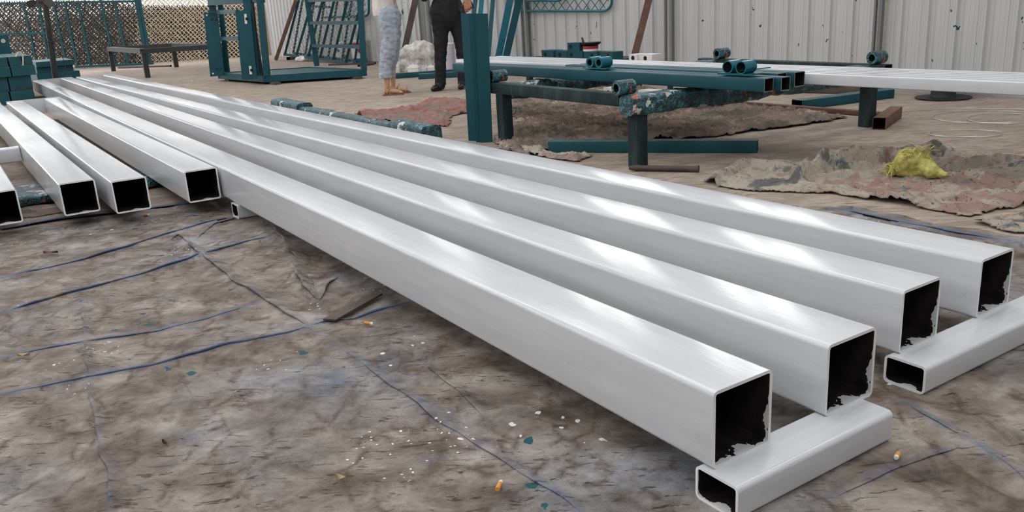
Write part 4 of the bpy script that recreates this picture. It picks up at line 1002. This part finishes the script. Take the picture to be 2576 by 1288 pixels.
# pedestal fan
fb0 = Vector((-16.35, 1.42, 0)); fb0 = onz(147, 222); 
ftop = upright(112, -4, fb0)
e = empty('pedestal_fan', fb0, 'big black pedestal fan with a round wire guard', 'fan')
b = MB(); b.tube([fb0+UP*0.04, upright(139, 190, fb0), upright(126, 100, fb0), ftop], [0.05, 0.048, 0.048, 0.045], 12); P('pole', b, 'black_steel', e)
b = MB(); b.lathe(fb0, [(0.26, 0), (0.26, 0.02), (0.07, 0.05), (0.06, 0.12)], 24); P('base', b, 'black_steel', e)
axd = (-FH+RH*0.12).normalized(); hc = ftop+axd*0.12
b = MB(); b.tube([hc-axd*0.26, hc-axd*0.2, hc+axd*0.0, hc+axd*0.06], [0.05, 0.10, 0.11, 0.05], 16); P('motor', b, 'rust_dark', e)
sd = axd.cross(UP).normalized(); uu = sd.cross(axd).normalized(); R_ = 0.71
gd = hc+axd*0.13
ringp = lambda r, off, n=48: [gd+axd*off+(sd*math.cos(2*PI*k/n)+uu*math.sin(2*PI*k/n))*r for k in range(n)]
g_ = P('guard', MB().tube(ringp(R_, -0.06), 0.009, 6, closed=True), 'black_steel', e)
for r, off in ((0.12, 0.06), (0.30, 0.055), (0.50, 0.03)): sub('guard_ring', MB().tube(ringp(r, off), 0.004, 5, closed=True), 'black_steel', g_)
for k in range(40):
    a = 2*PI*k/40; dv = sd*math.cos(a)+uu*math.sin(a)
    sub('guard_wire', MB().tube([gd+axd*0.06+dv*0.12, gd+axd*0.055+dv*0.3, gd+axd*0.03+dv*0.5, gd-axd*0.06+dv*R_], 0.0035, 4), 'rust_dark', g_)
for k in range(3):
    a0 = 2*PI*k/3+PI/2; vs = []
    for rr, ww, tw in ((0.08, 0.25, 0.02), (0.14, 0.36, 0.03), (0.20, 0.30, 0.03), (0.23, 0.15, 0.02)):
        for s in (-1, 1):
            a = a0+s*ww; vs.append(gd-axd*0.02+(sd*math.cos(a)+uu*math.sin(a))*rr+axd*(tw*s))
    b = MB(); b.add([v+axd*0.004 for v in vs]+[v-axd*0.004 for v in vs], [(0,1,3,2),(2,3,5,4),(4,5,7,6),(10,11,9,8),(12,13,11,10),(14,15,13,12),(0,2,10,8),(1,9,11,3),(2,4,12,10),(3,11,13,5),(4,6,14,12),(5,13,15,7),(6,7,15,14),(0,8,9,1)])
    P('blade', b, 'dark_grey', e, smooth=False)
b = MB(); b.tube([upright(132, 92, fb0)-FH*0.06, upright(150, 120, fb0)-FH*0.07, upright(165, 150, fb0)-FH*0.07, upright(176, 186, fb0)-FH*0.1], 0.006, 6); P('power_cord', b, 'black', e)

# red bar and rubble seen through the lift car, on the yard wall
c = onz(600, 147)+FH*1.2
b = MB(); b.bar(upright(565, 13, c), upright(628, 13, c), 0.10, 0.05); build('red_rail', b, 'red', label='red rail seen through the lift car side', cat='rail', smooth=False)
for o in list(bpy.data.objects):
    if o.name.startswith('red_rail'):
        p0, p1 = upright(575, 14, c), upright(620, 14, c)
        for p in (p0, p1):
            b = MB(); b.box((p.x-0.03, p.y-0.03, 0), (p.x+0.03, p.y+0.03, p.z)); build('leg', b, 'dark_grey', o, smooth=False)

# ------------------------------------------------------------------ rags and drop cloths
def cloth(name, outline, ridges, mt, lab, res=0.016, base=0.006, wr=0.012, seed=1.0, rag=0.02, cat='cloth', floor_noise=0.006, thick=0.004):
    poly = g2(outline); xs0 = [p[0] for p in poly]; ys0 = [p[1] for p in poly]
    X, Y = np.meshgrid(np.arange(min(xs0)-0.05, max(xs0)+0.05, res), np.arange(min(ys0)-0.05, max(ys0)+0.05, res))
    n1 = nz(X, Y, 9, seed, 3); n2 = nz(X, Y, 3.5, seed+4, 3); n3 = nz(X, Y, 22, seed+8, 2)
    keep = inside(X+n1*rag, Y+n2*rag, poly)
    D, _ = polydist(X, Y, poly+[poly[0]]); fade = np.clip(D/0.05, 0.15, 1)
    Z = base+wr*np.abs(n2)*1.4*fade+floor_noise*np.abs(n1)*fade+0.003*np.abs(n3)
    ridged = (1-np.abs(n1)*2.2)
    Z += np.clip(ridged-0.45, 0, 1)*wr*2.2*fade+np.clip(1-np.abs(n3)*2.4-0.4, 0, 1)*wr*0.5*fade
    for pts, h, wd in ridges:
        D, Sg = polydist(X+n1*0.03, Y+n2*0.03, g2(pts, h*0.6)); side = np.where(Sg > 0, 1.0, 0.32)
        Z = np.maximum(Z, base+h*(0.8+0.5*n2)*np.clip(1-D/(wd*side), 0, 1)**0.9)
    return grid_obj(name, X, Y, Z, keep, mt, None, thick, label=lab, cat=cat)
cloth('drop_cloth', [(1768, 458), (1800, 440), (1850, 408), (1885, 398), (1970, 412), (2060, 412), (2120, 395), (2250, 378), (2330, 362), (2360, 352), (2410, 388), (2480, 392), (2560, 395), (2640, 400), (2680, 500), (2570, 522), (2480, 540), (2435, 549), (2330, 530), (2200, 510), (2085, 490), (2000, 486), (1880, 482), (1800, 470)],
      [([(1785, 460), (1880, 472), (2000, 480), (2085, 483), (2200, 502), (2330, 522), (2440, 542)], 0.070, 0.060), ([(1800, 448), (1885, 405), (1985, 420), (2010, 450)], 0.060, 0.07), ([(2030, 425), (2120, 400), (2250, 385), (2330, 408)], 0.13, 0.10), ([(2060, 430), (2150, 418), (2260, 410)], 0.08, 0.05),
       ([(2060, 445), (2200, 432), (2240, 420)], 0.06, 0.06), ([(2300, 405), (2350, 368), (2400, 390)], 0.085, 0.10), ([(2390, 420), (2480, 402), (2510, 395), (2570, 410)], 0.075, 0.09), ([(2370, 440), (2460, 440), (2576, 470)], 0.06, 0.08), ([(2480, 480), (2576, 500), (2640, 520)], 0.05, 0.08), ([(2030, 470), (2130, 470)], 0.04, 0.10)],
      'cloth_a', 'crumpled paint stained cream and pink drop cloth on the floor at right', 0.0125, 0.006, 0.016, 2.0, 0.03)
cloth('torn_rag', [(2446, 562), (2490, 556), (2540, 545), (2600, 535), (2650, 560), (2600, 590), (2540, 588), (2500, 578)], [([(2460, 556), (2520, 560), (2600, 570)], 0.03, 0.06)], 'cloth_a', 'torn pale rag with frayed edges at the right edge of the picture', 0.01, 0.006, 0.02, 12.0, 0.03)
cloth('floor_cloth', [(1238, 362), (1300, 300), (1260, 262), (1320, 236), (1420, 222), (1560, 218), (1680, 232), (1760, 255), (1880, 268), (2000, 278), (2135, 297), (2060, 312), (1930, 328), (1800, 345), (1700, 352), (1560, 356), (1450, 362), (1400, 378), (1330, 392), (1280, 385)],
      [([(1640, 355), (1800, 338), (1940, 324), (2100, 300)], 0.022, 0.045), ([(1820, 285), (1880, 272), (1960, 290)], 0.035, 0.09), ([(1400, 345), (1480, 305), (1520, 290)], 0.015, 0.04), ([(1640, 268), (1700, 250), (1760, 262)], 0.045, 0.10), ([(1300, 330), (1400, 300)], 0.012, 0.05)],
      'cloth_b', 'large stained brown cloth spread on the floor under the bench', 0.014, 0.005, 0.026, 5.0, 0.05)
cloth('rag', [(1250, 374), (1330, 358), (1368, 380), (1400, 389), (1460, 391), (1500, 392), (1470, 402), (1455, 408), (1400, 402), (1330, 392)], [([(1420, 400), (1445, 397), (1458, 396)], 0.055, 0.05), ([(1290, 375), (1350, 365)], 0.03, 0.06)], 'cloth_a', 'small pale rag peaked up against the floor tube', 0.01, 0.006, 0.02, 8.0, 0.02)
cloth('rag', [(890, 292), (915, 278), (960, 282), (1040, 268), (1075, 252), (1150, 250), (1190, 262), (1185, 285), (1140, 292), (1130, 320), (1100, 318), (1060, 316), (990, 308), (940, 306)], [([(900, 286), (950, 284), (1030, 278), (1080, 258), (1160, 255)], 0.075, 0.10), ([(1110, 300), (1128, 280)], 0.04, 0.07)], 'cloth_c', 'reddish pink rag crumpled on the floor behind the white tubes', 0.014, 0.006, 0.02, 15.0, 0.04)
cloth('cardboard', [(-60, 565), (60, 550), (150, 538), (250, 520), (240, 500), (140, 512), (60, 520), (-60, 530)], [], 'cloth_b', 'dirty cream sheet on the floor under the short white frames', 0.02, 0.003, 0.004, 18.0, 0.02, 'sheet', 0.002)
c = onz(768, 154); me = hull_blob([[(c+RH*-0.18+UP*0.05, 0.05), (c+UP*0.06, 0.07), (c+RH*0.2+UP*0.035, 0.035), (c+RH*0.35+UP*0.02, 0.02)]], 0.015, 3, (0.03, 12, 1)); mesh_obj('rag', me, 'plastic_white', label='small white rag on the floor behind the lift car', cat='cloth')

# straw-coloured woven sack scrap
sp = [onz(2240, 452), onz(2290, 452), onz(2372, 466)]
c0, c1, c2 = onz(2262, 452), onz(2300, 455), onz(2368, 466)
zz = 0.055
me = hull_blob([[(c0+UP*(zz+0.005), 0.045), (c1+UP*(zz+0.055)-RH*0.035, 0.060), (c1+UP*(zz+0.035)+RH*0.02, 0.058), (c1.lerp(c2, 0.6)+UP*0.062, 0.036), (c2+RH*0.03+UP*0.045, 0.007)], [(c0+UP*zz-RH*0.035, 0.030), (c1+UP*zz, 0.045)]], 0.007, 2, (0.006, 60, 0.5))
e = empty('woven_sack', (c1.x, c1.y, 0.01), 'yellow straw coloured woven sack scrap lying on the drop cloth', 'sack')
mesh_obj('sack', me, 'straw', e)
random.seed(3)
tips = MB()
for i in range(150):
    if i < 90: a = c1+UP*(zz+0.115)+RH*random.uniform(-0.08, 0.05)-FH*random.uniform(-0.01, 0.06)-UP*random.uniform(0, 0.05)
    else: a = c0+UP*(zz+random.uniform(-0.02, 0.04))+RH*random.uniform(-0.09, 0.02)-FH*random.uniform(0.0, 0.05)
    dv = Vector((random.uniform(-1, 1), random.uniform(-1, 1), random.uniform(-0.8, 0.3))).normalized()*random.uniform(0.025, 0.055)
    tips.tube([a, a+dv*0.5+UP*0.004, a+dv], 0.0022, 4, caps=False)
setp(build('frayed_strands', tips, 'straw', e, smooth=False), kind='stuff')

# ------------------------------------------------------------------ litter on the tarpaulin
def butt(u, v, ang, lab, L=0.034, r=0.0052, z=0.012):
    c = onz(u, v, z+r); d_ = Vector((math.cos(ang), math.sin(ang), 0)); e = empty('cigarette_butt', (c.x, c.y, z), lab, 'cigarette', 'cigarette butts')
    b = MB(); b.tube([c-d_*L/2, c+d_*L*0.25], r, 10); P('filter', b, 'orange', e)
    b = MB(); b.tube([c+d_*L*0.25, c+d_*L*0.36, c+d_*L/2], [r, r*0.95, r*0.8], 10); P('burnt_end', b, 'cig_white', e)
butt(928, 813, 0.5, 'orange cigarette butt beside a fold of the tarpaulin'); butt(1256, 1221, 2.3, 'flattened orange cigarette butt in the bottom centre foreground', 0.030); butt(2257, 1146, -1.2, 'cigarette butt beside the near cross tube', 0.022)
butt(1618, 421, 0.9, 'cigarette butt at the foot of the front bench leg', 0.055, 0.008, 0.0); butt(368, 541, 1.2, 'small orange stub under the short white frames', 0.03, 0.006, 0.006)
q = [onz(u, v, 0.020) for u, v in ((813, 806), (845, 808), (962, 742), (935, 742))]
b = MB(); b.hexa([p for p in q], [p+UP*0.006 for p in q]); build('rusty_plate', b, 'rust_dark', label='thin rusty steel strip lying on the tarpaulin', cat='plate', smooth=False)
def leaf(u, v, L, ang, lab, mt='leaf'):
    c = onz(u, v, 0.012); d_ = Vector((math.cos(ang), math.sin(ang), 0)); s_ = Vector((-d_.y, d_.x, 0)); b = MB()
    pr = [(-1, 0.0), (-0.5, 0.32), (0.1, 0.42), (0.6, 0.26), (1, 0.0)]
    vs = []
    for t, w_ in pr: vs += [c+d_*t*L/2+s_*w_*L/2+UP*(0.006+0.006*abs(t)), c+d_*t*L/2-s_*w_*L/2+UP*(0.004+0.008*abs(t)), c+d_*t*L/2+UP*0.001]
    fs = [(i*3, i*3+3, i*3+5, i*3+2) for i in range(4)]+[(i*3+2, i*3+5, i*3+4, i*3+1) for i in range(4)]
    b.add(vs, fs); build('dry_leaf', b, mt, label=lab, cat='leaf', group='dry scraps on the tarpaulin')
leaf(858, 1207, 0.03, 0.4, 'dry pale leaf on the tarpaulin, bottom centre left'); leaf(60, 896, 0.04, 1.0, 'dry pale leaf near the left edge of the tarpaulin'); leaf(415, 1118, 0.022, 0.2, 'small orange brown flake on the tarpaulin', 'rust'); leaf(128, 637, 0.07, 0.9, 'reddish brown flake on the tarpaulin below the short frames', 'rust')
leaf(485, 205, 0.10, 0.4, 'white scrap on the floor left of the lift car', 'plastic_white')

# ------------------------------------------------------------------ two people standing by the wall (only hips, legs and one hand are in the frame)
def person_tools(base):
    def p(u, v, b=0.0, z=None):
        q = upright(u, v, base+FH*b)
        if z is not None: q.z = z
        return q
    return p
def solid(name, caps, vox, mat_, parent, smooth_it=4, jit=None, cuts=(), label=None):
    me = hull_blob(caps, vox, smooth_it, jit)
    for co, no in cuts: cut(me, co, no)
    return mesh_obj(name, me, mat_, parent, label=label)
# --- woman: white blouse, pale cropped jeans, flat gold sandals, side on, facing right
W0 = onz(985, 238); p = person_tools(W0)
hip = p(977, 45); top = lambda z, a=0.0, b=0.0: Vector((hip.x, hip.y, z))+RH*a+FH*b
wo = empty('person', Vector((W0.x, W0.y, 0)), 'person in a white blouse, pale cropped jeans and flat sandals, standing side on', 'person')
nf, ff = -0.05, 0.13
body = [[(p(974, 45, -.04), .095), (p(978, 130, -.05), .06), (p(973, 165, -.05), .052), (p(974, 214, nf), .031)], [(p(974, 214, nf), .031), (p(969, 230, nf, .040), .028), (p(984, 230, nf, .050), .030), (p(1003, 235, nf, .036), .024), (p(1013, 237, nf-.01, .026), .012)],
        [(p(1003, 235, nf, .034), .022), (p(1012, 237, nf+.03, .024), .010)], [(p(1003, 235, nf-.01, .034), .022), (p(1011, 237, nf-.04, .024), .009)],
        [(p(982, 45, .10), .095), (p(988, 130, .12), .06), (p(986, 165, ff), .05), (p(989, 206, ff), .030)], [(p(989, 206, ff), .030), (p(988, 224, ff, .040), .027), (p(1000, 224, ff, .050), .030), (p(1018, 228, ff, .036), .023), (p(1029, 231, ff, .026), .011)],
        [(top(.93, 0, .03), .12), (top(1.10, 0, .03), .105), (top(1.28, 0, .03), .115), (top(1.36, 0, .03), .07), (top(1.44, .01, .03), .045), (top(1.50, .02, .03), .05)],
        [(top(1.56, .02, .03), .088), (top(1.62, .0, .03), .085)], [(top(1.52, .06, .03), .045), (top(1.49, .07, .03), .035)], [(top(1.555, .11, .03), .012), (top(1.535, .118, .03), .011)], [(top(1.56, .0, -.06), .02)], [(top(1.56, .0, .12), .02)],
        [(top(1.34, 0, -.13), .045), (top(1.19, -.03, -.17), .036), (top(1.20, .16, -.14), .028), (top(1.21, .20, -.13), .026)], [(top(1.34, 0, .19), .045), (top(1.19, -.03, .22), .036), (top(1.21, .16, .17), .028), (top(1.22, .20, .15), .026)]]
for s_, b0 in ((-1, -.13), (1, .15)):
    for k in range(4): body.append([(top(1.215+.012*(k-1.5), .21, b0), .010), (top(1.215+.014*(k-1.5), .245-.004*abs(k-1.5), b0+.006), .009), (top(1.205+.014*(k-1.5), .265-.006*abs(k-1.5), b0+.02), .008)])
    body.append([(top(1.235, .19, b0), .011), (top(1.255, .215, b0+.01), .009)])
solid('body', body, 0.0075, 'skin', wo, 3)
zc_ = p(969, 197, -.05).z
solid('jeans', [[(top(.99, -.005, .03), .125), (p(976, 40, -.03), .125), (p(981, 100, -.04), .103), (p(977, 135, -.05), .093), (p(969, 165, -.05), .077), (p(969, 205, -.05), .073)], [(p(984, 40, .08), .125), (p(988, 100, .10), .097), (p(987, 135, .12), .080), (p(984, 165, .13), .060), (p(985, 205, .13), .056)]],
      0.010, 'denim', wo, 3, (0.012, 16, 1.6), [(Vector((0, 0, zc_)), Vector((0, 0, -1)))])
zh = p(968, 38).z
solid('blouse', [[(p(966, 44, .02), .128), (p(965, 10, .02), .138), (top(1.20, -.02, .03), .135), (top(1.30, 0, .03), .12), (top(1.35, 0, .03), .085)], [(p(974, 44, .02), .10), (p(972, 10, .02), .12)], [(top(1.34, 0, -.12), .065), (top(1.20, -.03, -.17), .058)], [(top(1.34, 0, .18), .065), (top(1.20, -.03, .22), .058)]],
      0.011, 'blouse', wo, 3, (0.010, 14, 0.6), [(Vector((0, 0, zh)), Vector((0, 0, -1)))])
solid('hair', [[(top(1.61, -.025, .03), .098), (top(1.50, -.06, .03), .07), (top(1.36, -.09, .03), .05)]], 0.012, 'hair', wo, 3)
def sandal(uh, vh, ut, vt, b, zl):
    a, c = p(uh, vh, b, 0.0), p(ut, vt, b, 0.0); d_ = (c-a).normalized(); sd_ = Vector((-d_.y, d_.x, 0)); L = (c-a).length
    out = [(0, .022), (.1, .030), (.35, .030), (.7, .040), (.9, .034), (1, .014)]; bq = MB(); n = len(out)
    ring = lambda z: [a+d_*t*L+sd_*w_+UP*z for t, w_ in out]+[a+d_*t*L-sd_*w_+UP*z for t, w_ in reversed(out)]
    v0, v1 = ring(0.001), ring(0.014); N = len(v0)
    bq.add(v0+v1, [(k, (k+1) % N, N+(k+1) % N, N+k) for k in range(N)]+[tuple(range(N-1, -1, -1)), tuple(N+k for k in range(N))])
    so = P('sandal', bq, 'sole', wo, smooth=False)
    for t0, t1, hh in ((.74, .80, .062), (.20, .45, .105), (.10, .16, .075)):
        pts = [a+d_*(t0+(t1-t0)*math.sin(PI*k/10))*L+sd_*0.036*math.cos(PI*k/10)+UP*(0.012+hh*math.sin(PI*k/10)) for k in range(11)]
        sub('strap', MB().tube(pts, 0.006, 6), 'gold', so)
sandal(963, 239, 1016, 239, nf, 0); sandal(984, 233, 1034, 232, ff, 0)
# --- man: black trousers and shoes, phone held low in his left hand
M0 = onz(1108, 227); p = person_tools(M0)
ma = empty('person', Vector((M0.x, M0.y, 0)), 'person in black trousers and black shoes holding a dark phone low', 'person')
hipm = p(1126, 35); top = lambda z, a=0.0, b=0.0: Vector((hipm.x, hipm.y, z))+RH*a+FH*b
hb_ = -0.13
body = [[(p(1108, 40), .10), (p(1108, 120), .06), (p(1108, 205), .034), (p(1100, 220, -.06, .045), .032), (p(1092, 224, -.12, .035), .028)], [(p(1148, 40, .03), .10), (p(1162, 120, .04), .06), (p(1165, 200, .05), .034), (p(1160, 218, -.02, .045), .032), (p(1157, 222, -.09, .035), .028)],
        [(top(.92), .13), (top(1.10), .14), (top(1.32), .15), (top(1.40), .08), (top(1.47), .055), (top(1.53, 0, -.02), .06)], [(top(1.59, 0, -.02), .09), (top(1.66, 0, -.01), .085)], [(top(1.535, 0, -.06), .05)], [(top(1.585, 0, -.115), .013), (top(1.565, 0, -.12), .014)], [(top(1.59, .093, -.01), .02)], [(top(1.59, -.093, -.01), .02)],
        [(top(1.36, .19), .06), (p(1192, -50, -.02), .045), (p(1179, -8, hb_), .027), (p(1176, 4, hb_), .030)],
        [(top(1.36, -.19), .06), (top(1.10, -.26, .02), .045), (top(1.16, -.12, -.2), .030), (top(1.17, -.06, -.24), .034)],
        [(p(1170, 3, hb_), .017), (p(1176, 7, hb_-.01), .026), (p(1182, 3, hb_), .020)]]
for (ka, kb), (ma_, mb_), (ta_, tb_), rr in (((1168.5, 11), (1170, 22), (1172, 31), .0112), ((1173.5, 13), (1175.5, 22), (1177.5, 29), .0112), ((1178.5, 11), (1181, 20), (1183, 25.5), .0105), ((1183, 7), (1185.5, 15), (1187, 20), .0095)):
    body.append([(p(ka, kb, hb_-.022), rr*1.15), (p(ma_, mb_, hb_-.032), rr), (p(ta_, tb_, hb_-.018), rr*0.85)])
body.append([(p(1171, 2, hb_+.005), .014), (p(1165, 10, hb_+.02), .011), (p(1163, 18, hb_+.016), .009)])
for k in range(4): body.append([(top(1.165+.013*(k-1.5), -.05, -.26), .010), (top(1.165+.013*(k-1.5), -.01, -.265), .0095), (top(1.165+.013*(k-1.5), .012, -.25), .009)])
body.append([(top(1.195, -.07, -.25), .011), (top(1.215, -.04, -.26), .009)])
solid('body', body, 0.0065, 'skin_tan', ma, 2)
zc_ = p(1108, 214).z
solid('trousers', [[(top(1.02), .15), (top(.86), .15), (top(.80), .12)], [(top(1.02, -.02), .135), (p(1106, 30), .128), (p(1108, 60), .108), (p(1109, 90), .092), (p(1108, 121), .079), (p(1108, 158), .071), (p(1108, 215), .067)], [(top(1.02, .03), .135), (p(1144, 30, .02), .128), (p(1152, 60, .03), .108), (p(1157, 92, .03), .090), (p(1162, 121, .04), .079), (p(1165, 158, .05), .071), (p(1165, 215, .05), .067)]],
      0.011, 'trouser_black', ma, 3, (0.008, 14, 1.2), [(Vector((0, 0, zc_)), Vector((0, 0, -1)))])
solid('shirt', [[(top(1.00), .15), (top(1.15), .155), (top(1.32), .165), (top(1.40), .10)], [(top(1.35, .18), .075), (top(1.22, .27), .065)], [(top(1.35, -.18), .075), (top(1.10, -.26, .02), .062)]], 0.012, 'shirt_navy', ma, 3, (0.008, 12, 1), [(Vector((0, 0, 1.0)), Vector((0, 0, -1)))])
solid('hair', [[(top(1.665, 0, .01), .098), (top(1.60, 0, .045), .075)]], 0.012, 'hair', ma, 3)
for (uh, vh, bh_), (ut, vt, bt) in (((1112, 222, .03), (1089, 227, -.13)), ((1165, 219, .07), (1158, 224, -.10))):
    a, c = p(uh, vh, bh_, 0), p(ut, vt, bt, 0); d_ = (c-a); 
    sh = solid('shoe', [[(a+UP*.05, .044), (a+UP*.085, .040)], [(a+UP*.045, .044), (a+d_*.5+UP*.042, .046), (a+d_*.85+UP*.036, .040), (a+d_+UP*.03, .028)], [(a+UP*.07, .040), (a+d_*.5+UP*.05, .040)]], 0.008, 'shoe_black', ma, 3, None, [(Vector((0, 0, 0.003)), Vector((0, 0, -1)))])
for (ua, va, ba_), (ub_, vb_, bb2) in (((1108, 200, 0), (1106, 219, -.01)), ((1165, 198, .05), (1163, 216, .03))):
    a, c = p(ua, va, ba_), p(ub_, vb_, bb2, .07); solid('sock', [[(a, .05), (c, .050), (c-FH*.06-UP*.015, .042)]], 0.01, 'trouser_black', ma, 2)
ph = empty('phone', p(1172, 19, hb_), 'dark phone held in a hand beside black trousers', 'phone')
a, c = p(1156, 27, hb_), p(1190, 11, hb_); b = MB(); b.bar(a, c, 0.009, 0.078, up=FH.cross(c-a)); P('case', b, 'black', ph, smooth=False)
cc_ = p(1161, 26, hb_-.008); b = MB(); b.tube([cc_, cc_+FH*0.003], 0.009, 10); P('camera_lens', b, 'dark_grey', ph)
